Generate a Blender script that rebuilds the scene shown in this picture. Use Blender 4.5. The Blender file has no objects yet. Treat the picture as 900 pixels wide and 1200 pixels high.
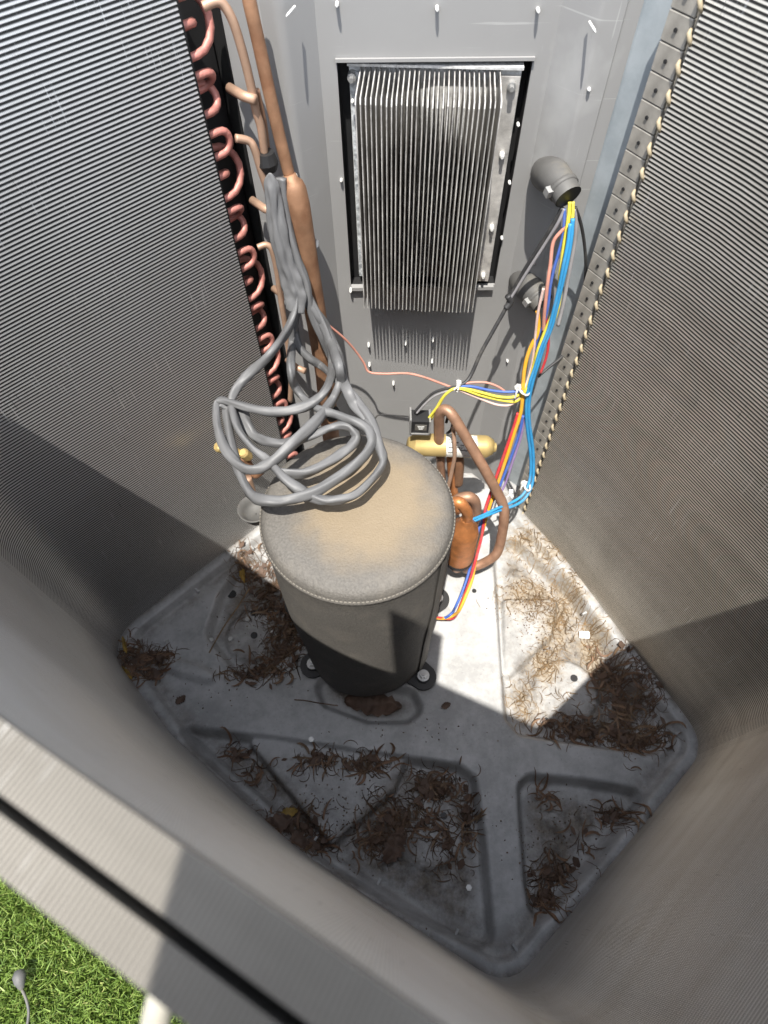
import bpy, bmesh, math, random
import numpy as np
from mathutils import Vector, Matrix, noise as mnoise
random.seed(7); rng = np.random.default_rng(7)
C = bpy.context.scene.collection
scene = bpy.context.scene
S = 1.2                                   # metres per working unit (camera height above the pan)

# ------------------------------------------------------------------ camera
FPX, NX, NY = 735.0, 457.0, 1050.0
_d = Vector((NX-450, -(NY-600), -FPX)).normalized()
_Z = -_d
_X = (Vector((1, 0, 0)) - _Z*_Z.x).normalized()
_Y = _Z.cross(_X)
R3 = Matrix((_X, _Y, _Z))                 # camera axes -> world
cam = bpy.data.cameras.new('camera'); co = bpy.data.objects.new('camera', cam); C.objects.link(co)
cam.sensor_fit = 'VERTICAL'; cam.sensor_height = 36; cam.lens = 36*FPX/1200
cam.clip_start = 0.01; cam.clip_end = 300
cam.dof.use_dof = True; cam.dof.focus_distance = 0.86; cam.dof.aperture_fstop = 6.5
M4 = R3.to_4x4(); M4.translation = Vector((0, 0, S)); co.matrix_world = M4
scene.camera = co

# ------------------------------------------------------------------ light
SDX, SDY = 0.082, 0.366                    # shadow travel per unit of height
sun_to = Vector((-SDX, -SDY, 1)).normalized()
ELEV = math.asin(sun_to.z); AZ = math.atan2(sun_to.x, sun_to.y)
w = bpy.data.worlds.new('World'); scene.world = w; w.use_nodes = True
nt = w.node_tree; bg = nt.nodes['Background']
sky = nt.nodes.new('ShaderNodeTexSky'); sky.sky_type = 'NISHITA'; sky.sun_disc = False
sky.sun_elevation = ELEV; sky.sun_rotation = AZ
hsv = nt.nodes.new('ShaderNodeHueSaturation'); hsv.inputs['Saturation'].default_value = 0.38
nt.links.new(sky.outputs[0], hsv.inputs['Color']); nt.links.new(hsv.outputs[0], bg.inputs[0]); bg.inputs[1].default_value = 0.13
sl = bpy.data.lights.new('sun', 'SUN'); sl.energy = 2.55; sl.angle = math.radians(0.5); sl.color = (1, 0.955, 0.88)
so = bpy.data.objects.new('sun', sl); C.objects.link(so)
so.rotation_euler = sun_to.to_track_quat('Z', 'Y').to_euler(); so.location = (0, -2, 4)
scene.view_settings.view_transform = 'Standard'; scene.view_settings.look = 'None'
scene.view_settings.gamma = 1; scene.view_settings.use_curve_mapping = False
scene.view_settings.exposure = 1.6
scene.render.engine = 'CYCLES'
scene.cycles.max_bounces = 10; scene.cycles.diffuse_bounces = 3; scene.cycles.glossy_bounces = 3; scene.cycles.caustics_reflective = False; scene.cycles.caustics_refractive = False

# ------------------------------------------------------------------ helpers
def ray(u, v):
    return R3 @ Vector((u-450, -(v-600), -FPX))
def W(u, v, z=None, y=None):              # photograph point -> place in the scene (working units)
    r = ray(u, v)
    t = (z-1)/r.z if z is not None else y/r.y
    return (r.x*t, r.y*t, 1+r.z*t)
def tag(o, label=None, cat=None, group=None, kind=None):
    if label: o['label'] = label
    if cat: o['category'] = cat
    if group: o['group'] = group
    if kind: o['kind'] = kind
    return o
def empty(name, loc, label, cat, group=None):
    o = bpy.data.objects.new(name, None); C.objects.link(o); o.empty_display_size = 0.02
    o.location = Vector(loc)*S
    return tag(o, label, cat, group)
def root_loc(p):
    l = Vector((0, 0, 0))
    while p: l = l+p.location; p = p.parent
    return l
def build(name, verts, faces, mat, parent=None, origin=None, smooth=False, uv=None, sharp=0):
    """verts in working units, world space"""
    if len(verts) and not isinstance(verts, np.ndarray): verts = np.array([tuple(v) for v in verts], float)
    V = verts*S
    if parent is not None:
        base = root_loc(parent); loc = Vector((0, 0, 0))
        off = np.array(base)
    else:
        if origin is None:
            lo, hi = V.min(0), V.max(0); off = np.array([(lo[0]+hi[0])/2, (lo[1]+hi[1])/2, lo[2]])
        else: off = np.array(origin)*S
        loc = Vector(off)
    me = bpy.data.meshes.new(name); me.from_pydata((V-off).tolist(), [], faces.tolist() if isinstance(faces, np.ndarray) else [list(map(int, f)) for f in faces])
    if uv is not None:
        l = me.uv_layers.new(name='UVMap')
        idx = np.empty(len(me.loops), np.int32); me.loops.foreach_get('vertex_index', idx)
        l.data.foreach_set('uv', np.asarray(uv, float)[idx].ravel())
    if smooth: me.polygons.foreach_set('use_smooth', [True]*len(me.polygons))
    if sharp: me.set_sharp_from_angle(angle=math.radians(sharp))
    me.update()
    o = bpy.data.objects.new(name, me); C.objects.link(o)
    if mat: me.materials.append(mat)
    if parent is not None: o.parent = parent
    o.location = loc
    return o
class MB:
    def __init__(s): s.v = []; s.f = []
    def add(s, v, f):
        n = len(s.v); s.v += [tuple(p) for p in v]; s.f += [tuple(i+n for i in q) for q in f]
        return s
    def box(s, lo, hi, rot=None, piv=None):
        x0, y0, z0 = lo; x1, y1, z1 = hi
        v = [Vector(p) for p in ((x0,y0,z0),(x1,y0,z0),(x1,y1,z0),(x0,y1,z0),(x0,y0,z1),(x1,y0,z1),(x1,y1,z1),(x0,y1,z1))]
        if rot is not None:
            pv = Vector(piv) if piv else Vector((0,0,0))
            v = [rot @ (p-pv) + pv for p in v]
        return s.add(v, [(0,3,2,1),(4,5,6,7),(0,1,5,4),(1,2,6,5),(2,3,7,6),(3,0,4,7)])
    def frame_box(s, c, ax, ay, az, hx, hy, hz):   # oriented box
        c = Vector(c); v = []
        for k in (-1, 1):
            for (i, j) in ((-1,-1),(1,-1),(1,1),(-1,1)):
                v.append(c + Vector(ax)*hx*i + Vector(ay)*hy*j + Vector(az)*hz*k)
        return s.add(v, [(0,3,2,1),(4,5,6,7),(0,1,5,4),(1,2,6,5),(2,3,7,6),(3,0,4,7)])
    def tube(s, pts, r, n=8, cap=True):
        v, f = tube_geo(pts, r, n, cap); return s.add(v, f)
    def build(s, name, mat, parent=None, smooth=False, **k):
        return build(name, s.v, s.f, mat, parent, smooth=smooth, **k)
def smooth_path(pts, sub=6):
    P = [Vector(p) for p in pts]
    if len(P) < 3 or sub <= 1: return P
    out = []
    for i in range(len(P)-1):
        p0 = P[max(i-1, 0)]; p1 = P[i]; p2 = P[i+1]; p3 = P[min(i+2, len(P)-1)]
        for k in range(sub):
            t = k/sub
            out.append(0.5*((2*p1)+(-p0+p2)*t+(2*p0-5*p1+4*p2-p3)*t*t+(-p0+3*p1-3*p2+p3)*t**3))
    out.append(P[-1]); return out
def tube_geo(pts, r, n=8, cap=True, squash=None):
    P = [Vector(p) for p in pts]; m = len(P)
    rr = r if hasattr(r, '__len__') else [r]*m
    T = [(P[min(i+1, m-1)]-P[max(i-1, 0)]).normalized() for i in range(m)]
    a = Vector((0, 0, 1)) if abs(T[0].z) < 0.9 else Vector((1, 0, 0))
    N = (a - T[0]*a.dot(T[0])).normalized()
    v = []; f = []
    for i in range(m):
        N = (N - T[i]*N.dot(T[i])).normalized(); B = T[i].cross(N)
        for k in range(n):
            an = 2*math.pi*k/n
            s1 = s2 = rr[i]
            if squash is not None: s1 *= squash[i]; s2 /= squash[i]
            v.append(P[i] + N*math.cos(an)*s1 + B*math.sin(an)*s2)
    for i in range(m-1):
        for k in range(n):
            k2 = (k+1) % n
            f.append((i*n+k, i*n+k2, (i+1)*n+k2, (i+1)*n+k))
    if cap:
        f.append(tuple(range(n-1, -1, -1))); f.append(tuple(range((m-1)*n, m*n)))
    return v, f
def lathe_geo(axis_pts, radii, n=24, cap=True):
    """rings square to a straight axis: list of centres and radii"""
    return tube_geo(axis_pts, radii, n, cap)

# ------------------------------------------------------------------ materials
def pbr(name, base, rough=0.5, metal=0.0, var=0.15, vscale=40.0, bump=0.0, bscale=200.0, spec=0.5, tint=None, tint_scale=12.0, tint_amt=0.5, tint_lo=0.5, tint_hi=0.7):
    m = bpy.data.materials.new(name); m.use_nodes = True; t = m.node_tree
    b = t.nodes['Principled BSDF']
    b.inputs['Roughness'].default_value = rough; b.inputs['Metallic'].default_value = metal
    b.inputs['Specular IOR Level'].default_value = spec
    tc = t.nodes.new('ShaderNodeTexCoord')
    n1 = t.nodes.new('ShaderNodeTexNoise'); n1.inputs['Scale'].default_value = vscale; n1.inputs['Detail'].default_value = 6
    t.links.new(tc.outputs['Object'], n1.inputs['Vector'])
    mr = t.nodes.new('ShaderNodeMapRange'); mr.inputs['From Min'].default_value = 0.3; mr.inputs['From Max'].default_value = 0.7
    mr.inputs['To Min'].default_value = 1-var; mr.inputs['To Max'].default_value = 1+var
    t.links.new(n1.outputs['Fac'], mr.inputs['Value'])
    mul = t.nodes.new('ShaderNodeVectorMath'); mul.operation = 'SCALE'
    mul.inputs[0].default_value = base[:3]
    t.links.new(mr.outputs[0], mul.inputs['Scale'])
    col = mul.outputs[0]
    if tint is not None:
        n2 = t.nodes.new('ShaderNodeTexNoise'); n2.inputs['Scale'].default_value = tint_scale; n2.inputs['Detail'].default_value = 8; n2.inputs['Roughness'].default_value = 0.65
        t.links.new(tc.outputs['Object'], n2.inputs['Vector'])
        m2 = t.nodes.new('ShaderNodeMapRange'); m2.inputs['From Min'].default_value = tint_lo; m2.inputs['From Max'].default_value = tint_hi
        m2.inputs['To Max'].default_value = tint_amt
        t.links.new(n2.outputs['Fac'], m2.inputs['Value'])
        mx = t.nodes.new('ShaderNodeMix'); mx.data_type = 'RGBA'
        t.links.new(m2.outputs[0], mx.inputs[0]); t.links.new(col, mx.inputs[6]); mx.inputs[7].default_value = (*tint, 1)
        col = mx.outputs[2]
    t.links.new(col, b.inputs['Base Color'])
    if bump:
        n3 = t.nodes.new('ShaderNodeTexNoise'); n3.inputs['Scale'].default_value = bscale; n3.inputs['Detail'].default_value = 4
        t.links.new(tc.outputs['Object'], n3.inputs['Vector'])
        bp = t.nodes.new('ShaderNodeBump'); bp.inputs['Strength'].default_value = bump; bp.inputs['Distance'].default_value = 0.002
        t.links.new(n3.outputs['Fac'], bp.inputs['Height']); t.links.new(bp.outputs[0], b.inputs['Normal'])
    m['b'] = 1
    return m
M = {}
M['panel'] = pbr('panel_paint', (0.305, 0.303, 0.30), 0.55, var=0.04, vscale=6, spec=.3, tint=(0.34, 0.338, 0.334), tint_scale=9, tint_amt=0.35)
def scuffs(m, col, amt):
    t = m.node_tree; L = t.links.new; b = t.nodes['Principled BSDF']; src = b.inputs['Base Color'].links[0].from_socket; tc = t.nodes.new('ShaderNodeTexCoord'); out = src
    for sc_, rot, lo in (((7, 7, 260), .10, .665), ((190, 9, 12), .3, .69), ((4, 4, 3), 0, .62)):
        mp = t.nodes.new('ShaderNodeMapping'); mp.inputs['Scale'].default_value = sc_; mp.inputs['Rotation'].default_value = (0, rot, 0); L(tc.outputs['Object'], mp.inputs[0])
        n = t.nodes.new('ShaderNodeTexNoise'); n.inputs['Scale'].default_value = 1; n.inputs['Detail'].default_value = 6; L(mp.outputs[0], n.inputs['Vector'])
        r = t.nodes.new('ShaderNodeMapRange'); r.inputs['From Min'].default_value = lo; r.inputs['From Max'].default_value = lo+.06; r.inputs['To Max'].default_value = amt; L(n.outputs['Fac'], r.inputs['Value'])
        x = t.nodes.new('ShaderNodeMix'); x.data_type = 'RGBA'; L(r.outputs[0], x.inputs[0]); L(out, x.inputs[6]); x.inputs[7].default_value = (*col, 1); out = x.outputs[2]
    L(out, b.inputs['Base Color'])
scuffs(M['panel'], (.5, .5, .49), .5)
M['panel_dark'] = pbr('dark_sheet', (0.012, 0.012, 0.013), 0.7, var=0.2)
M['galv'] = pbr('galvanised', (0.40, 0.44, 0.465), 0.5, 0.2, var=0.12, vscale=25, tint=(0.29, 0.33, 0.355), tint_scale=7, tint_amt=0.9, tint_lo=0.45, tint_hi=0.6)
M['alu'] = pbr('aluminium', (0.62, 0.60, 0.57), 0.36, 0.4, var=0.15, vscale=60, tint=(0.4, 0.38, 0.35), tint_scale=30, tint_amt=0.5)
def streaky(m, sx, sz, lo, hi):
    t = m.node_tree; L = t.links.new; b = t.nodes['Principled BSDF']; src = b.inputs['Base Color'].links[0].from_socket
    tc = t.nodes.new('ShaderNodeTexCoord'); mp = t.nodes.new('ShaderNodeMapping'); mp.inputs['Scale'].default_value = (sx, 25, sz); L(tc.outputs['Object'], mp.inputs[0])
    oi = t.nodes.new('ShaderNodeObjectInfo'); ad = t.nodes.new('ShaderNodeVectorMath'); ad.operation = 'MULTIPLY_ADD'; L(oi.outputs['Random'], ad.inputs[0]); ad.inputs[1].default_value = (97, 53, 31); L(mp.outputs[0], ad.inputs[2])
    n = t.nodes.new('ShaderNodeTexNoise'); n.inputs['Scale'].default_value = 1; n.inputs['Detail'].default_value = 7; n.inputs['Roughness'].default_value = .7; L(ad.outputs[0], n.inputs['Vector'])
    r = t.nodes.new('ShaderNodeMapRange'); r.inputs['From Min'].default_value = .35; r.inputs['From Max'].default_value = .65; r.inputs['To Min'].default_value = lo; r.inputs['To Max'].default_value = hi; L(n.outputs['Fac'], r.inputs['Value'])
    sc = t.nodes.new('ShaderNodeVectorMath'); sc.operation = 'SCALE'; L(src, sc.inputs[0]); L(r.outputs[0], sc.inputs['Scale']); L(sc.outputs[0], b.inputs['Base Color'])
streaky(M['alu'], 12, 16, .55, 1.5)
M['alu_bright'] = pbr('aluminium_plate', (0.70, 0.70, 0.69), 0.5, 0.3, var=0.25, vscale=180)
M['copper'] = pbr('aged_copper', (0.37, 0.215, 0.14), 0.5, 0.45, var=0.2, vscale=60, tint=(0.27, 0.17, 0.12), tint_scale=40, tint_amt=0.7)
M['copper_orange'] = pbr('bright_copper', (0.55, 0.22, 0.08), 0.42, 0.5, var=0.2, vscale=60, tint=(0.25, 0.12, 0.06), tint_scale=35, tint_amt=0.7)
M['copper_pink'] = pbr('pink_copper', (0.58, 0.24, 0.20), 0.55, 0.3, var=0.35, vscale=90, bump=.3, tint=(0.30, 0.13, 0.10), tint_scale=45, tint_amt=0.85, tint_lo=.45)
M['copper_tan'] = pbr('tan_copper', (0.46, 0.30, 0.21), 0.5, 0.35, var=0.15)
M['copper_rust'] = pbr('rusty_pipe', (0.30, 0.165, 0.095), 0.6, 0.3, var=0.25, vscale=40, bump=0.2, tint=(0.2, 0.09, 0.045), tint_scale=30, tint_amt=0.8, tint_lo=0.45)
M['brass'] = pbr('brass', (0.60, 0.45, 0.19), 0.5, 0.5, var=0.1)
M['steel'] = pbr('steel', (0.5, 0.5, 0.49), 0.45, 0.7, var=0.15)
M['white'] = pbr('white_plastic', (0.70, 0.70, 0.68), 0.5, var=0.05)
M['clip'] = pbr('yellowed_plastic', (0.46, 0.43, 0.37), 0.6)
M['black'] = pbr('black_plastic', (0.02, 0.02, 0.021), 0.5, var=0.1)
M['conduit'] = pbr('dusty_black_rubber', (0.10, 0.098, 0.094), 0.6, var=0.15, tint=(0.2, 0.18, 0.14), tint_scale=25, tint_amt=0.6)
M['sleeve'] = pbr('grey_sleeve', (0.135, 0.136, 0.139), 0.52, var=0.1, vscale=30, bump=0.25, bscale=60)
M['label'] = pbr('label_paper', (0.72, 0.72, 0.68), 0.6, var=0.08, tint=(0.12, 0.12, 0.12), tint_scale=90, tint_amt=0.7, tint_lo=0.55, tint_hi=0.6)
M['print'] = pbr('print_ink', (0.05, 0.05, 0.05), 0.7)
def wm(name, c): M[name] = pbr(name, tuple(q*.86+.02 for q in c), 0.55, var=0.12, tint=(.3,.28,.24), tint_scale=30, tint_amt=.25)
wm('w_blue', (0.02, 0.30, 0.62)); wm('w_navy', (0.05, 0.13, 0.5)); wm('w_yellow', (0.80, 0.70, 0.06)); wm('w_orange', (0.85, 0.42, 0.01))
wm('w_red', (0.62, 0.03, 0.04)); wm('w_pink', (0.62, 0.27, 0.2)); wm('w_pale', (0.72, 0.52, 0.46)); wm('w_grey', (0.3, 0.29, 0.3)); wm('w_black', (0.018, 0.018, 0.02)); wm('w_cream', (0.75, 0.68, 0.5)); wm('w_purple', (0.3, 0.2, 0.4))
M['needle'] = pbr('dry_needles', (0.13, 0.08, 0.05), 0.75, var=0.6, vscale=35, tint=(0.28, 0.19, 0.11), tint_scale=25, tint_amt=0.9, tint_lo=0.5)
M['needle_tan'] = pbr('pale_straw', (0.26, 0.17, 0.085), 0.75, var=0.5, vscale=35, tint=(0.12, 0.075, 0.04), tint_scale=25, tint_amt=0.9)
M['leaf'] = pbr('dead_leaf', (0.11, 0.07, 0.05), 0.7, var=0.4, vscale=50, bump=0.4, bscale=90)
M['leaf_brown'] = pbr('curled_leaf', (0.17, 0.10, 0.06), 0.65, var=0.6, vscale=30, tint=(0.26, 0.19, 0.12), tint_scale=18, tint_amt=.8)
M['leaf_yellow'] = pbr('yellow_leaf', (0.34, 0.22, 0.05), 0.7, var=0.4, vscale=50)

def fin_material(name, base, dirt, dirt_amt, groove_shade=0.0, finc=(.84, 1.13), pitch=.0016, metal=.85):
    m = bpy.data.materials.new(name); m.use_nodes = True; t = m.node_tree; L = t.links.new
    b = t.nodes['Principled BSDF']; b.inputs['Roughness'].default_value = 0.42; b.inputs['Metallic'].default_value = metal
    uv = t.nodes.new('ShaderNodeUVMap'); uv.uv_map = 'UVMap'
    def stretched(sx, sy, scale, detail=3, rough=0.5):
        mp = t.nodes.new('ShaderNodeMapping'); mp.inputs['Scale'].default_value = (sx, sy, 1)
        n = t.nodes.new('ShaderNodeTexNoise'); n.inputs['Scale'].default_value = scale; n.inputs['Detail'].default_value = detail; n.inputs['Roughness'].default_value = rough
        L(uv.outputs[0], mp.inputs[0]); L(mp.outputs[0], n.inputs['Vector']); return n.outputs['Fac']
    def rng_(src, a, b_, c, d):
        r = t.nodes.new('ShaderNodeMapRange'); r.inputs['From Min'].default_value = a; r.inputs['From Max'].default_value = b_
        r.inputs['To Min'].default_value = c; r.inputs['To Max'].default_value = d; L(src, r.inputs['Value']); return r.outputs[0]
    def math_(op, a, b_):
        n = t.nodes.new('ShaderNodeMath'); n.operation = op
        for i, q in enumerate((a, b_)):
            if isinstance(q, (int, float)): n.inputs[i].default_value = q
            else: L(q, n.inputs[i])
        return n.outputs[0]
    # fins: one thin plate every 1.5 mm along the coil
    sep = t.nodes.new('ShaderNodeSeparateXYZ'); L(uv.outputs[0], sep.inputs[0])
    wob = stretched(30, 2.0, 1.0, 2)
    ph = math_('ADD', math_('MULTIPLY', sep.outputs['X'], 2*math.pi/pitch), math_('MULTIPLY', wob, 3.0))
    fin = math_('SINE', ph, 0.0)
    fint = rng_(fin, -1, 1, *finc)
    # bent fins: short upright bright and dark scratches
    s1 = stretched(500, 14, 1.0, 3, 0.6); s2 = stretched(14, 9, 1.0, 3)
    scr = math_('MULTIPLY', rng_(s1, 0.61, 0.70, 0, 1), rng_(s2, 0.50, 0.62, 0, 1))
    s3 = stretched(420, 11, 1.7, 3, 0.6); s4 = stretched(11, 14, 1.9, 3)
    scd = math_('MULTIPLY', rng_(s3, 0.63, 0.71, 0, 1), rng_(s4, 0.52, 0.62, 0, 1))
    # dirt in upright and level bands
    d1 = stretched(9, 1.2, 1.0, 6, 0.6); d2 = stretched(2.5, 30, 1.0, 5, 0.6); d3 = stretched(5, 5, 1.0, 8, 0.65)
    dirtf = math_('MULTIPLY', rng_(math_('ADD', math_('ADD', d1, d2), d3), 1.3, 1.75, 0, 1), math_('MULTIPLY', rng_(sep.outputs['X'], .9, 1.8, .3, 1), dirt_amt))
    warm = t.nodes.new('ShaderNodeMix'); warm.data_type = 'RGBA'; L(rng_(sep.outputs['X'], 1.55, 1.95, 0, .8), warm.inputs[0])   # dustier towards the right end
    warm.inputs[6].default_value = (*base, 1); warm.inputs[7].default_value = (base[0]*1.12, base[1]*1.05, base[2]*.93, 1)
    mx = t.nodes.new('ShaderNodeMix'); mx.data_type = 'RGBA'; L(dirtf, mx.inputs[0]); L(warm.outputs[2], mx.inputs[6]); mx.inputs[7].default_value = (*dirt, 1)
    if groove_shade:
        # shade painted near black into the grooves between the fin corrugations
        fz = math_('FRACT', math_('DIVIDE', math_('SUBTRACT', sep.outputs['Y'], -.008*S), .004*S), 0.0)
        gm = math_('MULTIPLY', rng_(math_('ABSOLUTE', math_('SUBTRACT', fz, .84), 0.0), .20, .40, 1, 0), groove_shade)
        gm2 = math_('MULTIPLY', rng_(math_('ABSOLUTE', math_('ADD', fz, .08), 0.0), .06, .14, 1, 0), groove_shade)
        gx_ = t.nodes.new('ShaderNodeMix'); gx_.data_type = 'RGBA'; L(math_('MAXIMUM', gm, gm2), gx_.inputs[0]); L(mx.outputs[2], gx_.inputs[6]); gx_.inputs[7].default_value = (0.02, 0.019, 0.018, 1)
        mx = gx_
    sc = t.nodes.new('ShaderNodeVectorMath'); sc.operation = 'SCALE'; L(mx.outputs[2], sc.inputs[0]); L(fint, sc.inputs['Scale'])
    m2 = t.nodes.new('ShaderNodeMix'); m2.data_type = 'RGBA'; L(math_('MULTIPLY', scr, 0.8), m2.inputs[0]); L(sc.outputs[0], m2.inputs[6]); m2.inputs[7].default_value = (0.75, 0.75, 0.74, 1)
    m3 = t.nodes.new('ShaderNodeMix'); m3.data_type = 'RGBA'; L(math_('MULTIPLY', scd, 0.8), m3.inputs[0]); L(m2.outputs[2], m3.inputs[6]); m3.inputs[7].default_value = (0.03, 0.03, 0.03, 1)
    L(m3.outputs[2], b.inputs['Base Color'])
    bp = t.nodes.new('ShaderNodeBump'); bp.inputs['Strength'].default_value = 0.35; bp.inputs['Distance'].default_value = 0.0006
    L(fin, bp.inputs['Height']); L(bp.outputs[0], b.inputs['Normal'])
    return m
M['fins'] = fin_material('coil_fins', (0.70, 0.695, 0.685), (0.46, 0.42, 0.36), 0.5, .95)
M['fins_top'] = fin_material('coil_cut_edge', (0.14, 0.128, 0.108), (0.055, 0.047, 0.036), 1.0, 0.0, (.68, 1.24), .0019, .15)
M['fins_end'] = pbr('coil_end_sheet', (0.33, 0.31, 0.275), 0.55, 0.2, var=0.25, vscale=50)

# ------------------------------------------------------------------ coil outline in plan
def round_poly(P, radii, seg=10):
    out = [np.array(P[0], float)]
    for i in range(1, len(P)-1):
        a, b, c = (np.array(q, float) for q in (P[i-1], P[i], P[i+1]))
        u1 = (a-b)/np.linalg.norm(a-b); u2 = (c-b)/np.linalg.norm(c-b)
        ang = math.acos(max(-1, min(1, u1@u2))); tl = radii[i]/math.tan(ang/2)
        tl = min(tl, 0.48*np.linalg.norm(a-b), 0.48*np.linalg.norm(c-b))
        r = tl*math.tan(ang/2)
        cen = b + (u1+u2)/np.linalg.norm(u1+u2)*(r/math.sin(ang/2))
        s, e = b+u1*tl, b+u2*tl
        a0 = math.atan2(*(s-cen)[::-1]); a1 = math.atan2(*(e-cen)[::-1]); da = (a1-a0+math.pi) % (2*math.pi)-math.pi
        for k in range(seg+1):
            an = a0+da*k/seg; out.append(cen+r*np.array([math.cos(an), math.sin(an)]))
    out.append(np.array(P[-1], float)); return np.array(out)
PA, PB, PC, PD, PE, PF, PG, PH = (-.175,.635), (-.466,.354), (-.335,.210), (-.122,.050), (.148,-.101), (.476,.1905), (.303,.518), (.250,.597)
OUT = round_poly([PA, PB, PC, PD, PE, PF, PG, PH], [0, .06, .25, .4, .055, .05, .2, 0], 10)
def resample(P, step):
    d = np.r_[0, np.cumsum(np.linalg.norm(np.diff(P, axis=0), axis=1))]
    n = max(2, int(d[-1]/step)+1); s = np.linspace(0, d[-1], n)
    return np.c_[np.interp(s, d, P[:, 0]), np.interp(s, d, P[:, 1])], s
INN, ARC = resample(OUT, 0.012)
def offset(P, d):
    T = np.gradient(P, axis=0); T /= np.linalg.norm(T, axis=1)[:, None]
    return P + np.c_[T[:, 1], -T[:, 0]]*np.reshape(d, (-1, 1))
# path runs left end -> near -> right end (counter-clockwise seen from above): the outside is on its right hand
COIL_H = 0.825

# ------------------------------------------------------------------ base pan (structure-like thing)
def poly_sdf(px, py, poly):
    P = np.array(poly, float); P = P[np.linalg.norm(P-np.roll(P, 1, 0), axis=1) > 1e-6]; n = len(P)
    d = np.full(px.shape, 1e9); inside = np.zeros(px.shape, bool)
    for i in range(n):
        a, b = P[i], P[(i+1) % n]; e = b-a
        wx, wy = px-a[0], py-a[1]
        t = np.clip((wx*e[0]+wy*e[1])/(e@e), 0, 1)
        d = np.minimum(d, np.hypot(wx-e[0]*t, wy-e[1]*t))
        c = ((a[1] <= py) != (b[1] <= py)) & (px < a[0]+(py-a[1])*e[0]/(e[1] if e[1] else 1e-12))
        inside ^= c
    return np.where(inside, -d, d)
def ss(x, a, b):
    t = np.clip((x-a)/(b-a), 0, 1); return t*t*(3-2*t)
def pix(L, z=0.0): return [W(u, v, z=z)[:2] for u, v in L]
DEEP = -0.029
POCK = {
 'front_left': (pix([(214,857),(330,872),(420,886),(534,901),(553,915),(563,978),(574,1108),(545,1102),(477,1070),(390,1017),(325,968),(255,902)], DEEP), DEEP),
 'front_right': (pix([(605,925),(616,913),(680,919),(741,930),(744,945),(690,1012),(622,1085),(613,1040)], DEEP), DEEP),
 'right': (pix([(578,668),(587,800),(590,846),(605,864),(690,877),(770,888),(752,842),(712,770),(684,730),(667,702),(630,668),(600,640),(580,645)], DEEP), DEEP),
 'left': (pix([(300,652),(330,690),(362,742),(358,757),(300,800),(278,790),(246,748),(262,700)], DEEP*.8), DEEP*.8),
 'middle': (pix([(372,806),(392,792),(484,814),(494,836),(478,848),(432,849),(380,830)], DEEP*.7), DEEP*.7),
 'left_slot': (pix([(196,772),(236,782),(258,795),(250,803),(215,795),(190,786)], DEEP*.3), -DEEP*.35),
}
MIDS = [(pix([(284,862),(388,992),(463,926),(480,880)], -.01), -.0095), (pix([(590,700),(655,700),(648,745),(590,800)], -.01), -.013)]
DISC = [(W(295,743,z=-.01)[:2], .045, .006), (W(665,808,z=-.012)[:2], .052, .0065), (W(500,968,z=-.015)[:2], .055, .005)]
PANP = [tuple(p) for p in OUT]+[(.252,.66), (.215,.70), (.17,.73), (-.10,.73), (-.15,.68)]
def rounded(poly, r):
    P = [np.array(p, float) for p in poly]; m = (P[0]+P[-1])/2; Q = [m]+P+[m]
    return [tuple(p) for p in round_poly(Q, [0]+[r]*len(P)+[0], 6)]
POCK = {k: (rounded(p, .014), d) for k, (p, d) in POCK.items()}
MIDS = [(rounded(p, .008), d) for p, d in MIDS]
def pan_height(x, y):
    h = np.zeros_like(x)
    for poly, dep in POCK.values():
        d = poly_sdf(x, y, poly); h = h + dep*(1-ss(d, -0.0065, 0.0065))
    for poly, lev in MIDS:
        d = poly_sdf(x, y, poly); k = 1-ss(d, -0.004, 0.004); h = np.maximum(h, h*(1-k)+lev*k)
    for (cx, cy), r, dh in DISC:
        rr = np.hypot(x-cx, y-cy); h = h + dh*(1-ss(rr, r-.004, r+.003))
    d = -poly_sdf(x, y, PANP)                     # distance in from the coil line
    h = h + 0.016*ss(0.024-d, 0, 0.010)
    # shallow buckles
    h = h + 0.0012*np.sin(x*23+1.1)*np.sin(y*19)
    # short weld pips along the lip
    return h
gx = np.arange(-.485, .50, .0026); gy = np.arange(-.14, .755, .0026)
GX, GY = np.meshgrid(gx, gy)
# heaps of litter: photograph u, v, spread u, spread v, needles
HEAP = {
 'left': [(318,690,34,42,420),(338,735,24,40,340),(305,790,34,13,260),(290,665,18,18,140),(332,768,26,22,220)],
 'corner': [(163,776,18,20,170),(190,777,22,12,130),(172,795,18,8,50)],
 'front': [(375,893,30,11,110),(430,897,32,11,120),(345,966,34,18,240),(372,990,20,12,90),(278,882,24,10,50),(300,900,24,16,26),(508,922,30,18,300),(470,962,40,32,420),(524,985,24,40,130),(548,955,9,36,90),(440,988,26,16,120)],
 'right_dark': [(738,820,30,52,560),(746,868,34,10,260),(690,857,40,14,240),(714,790,15,22,130),(655,848,26,9,60)],
 'near_right': [(722,955,20,12,90),(650,1022,26,18,150),(640,1052,16,14,110),(690,980,26,26,24),(640,935,16,16,12)],
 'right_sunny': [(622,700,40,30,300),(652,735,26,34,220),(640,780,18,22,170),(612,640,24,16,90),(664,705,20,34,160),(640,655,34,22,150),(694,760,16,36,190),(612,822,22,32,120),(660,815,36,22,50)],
}
mulch = np.zeros(GX.shape); sandy = np.zeros(GX.shape)
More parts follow.
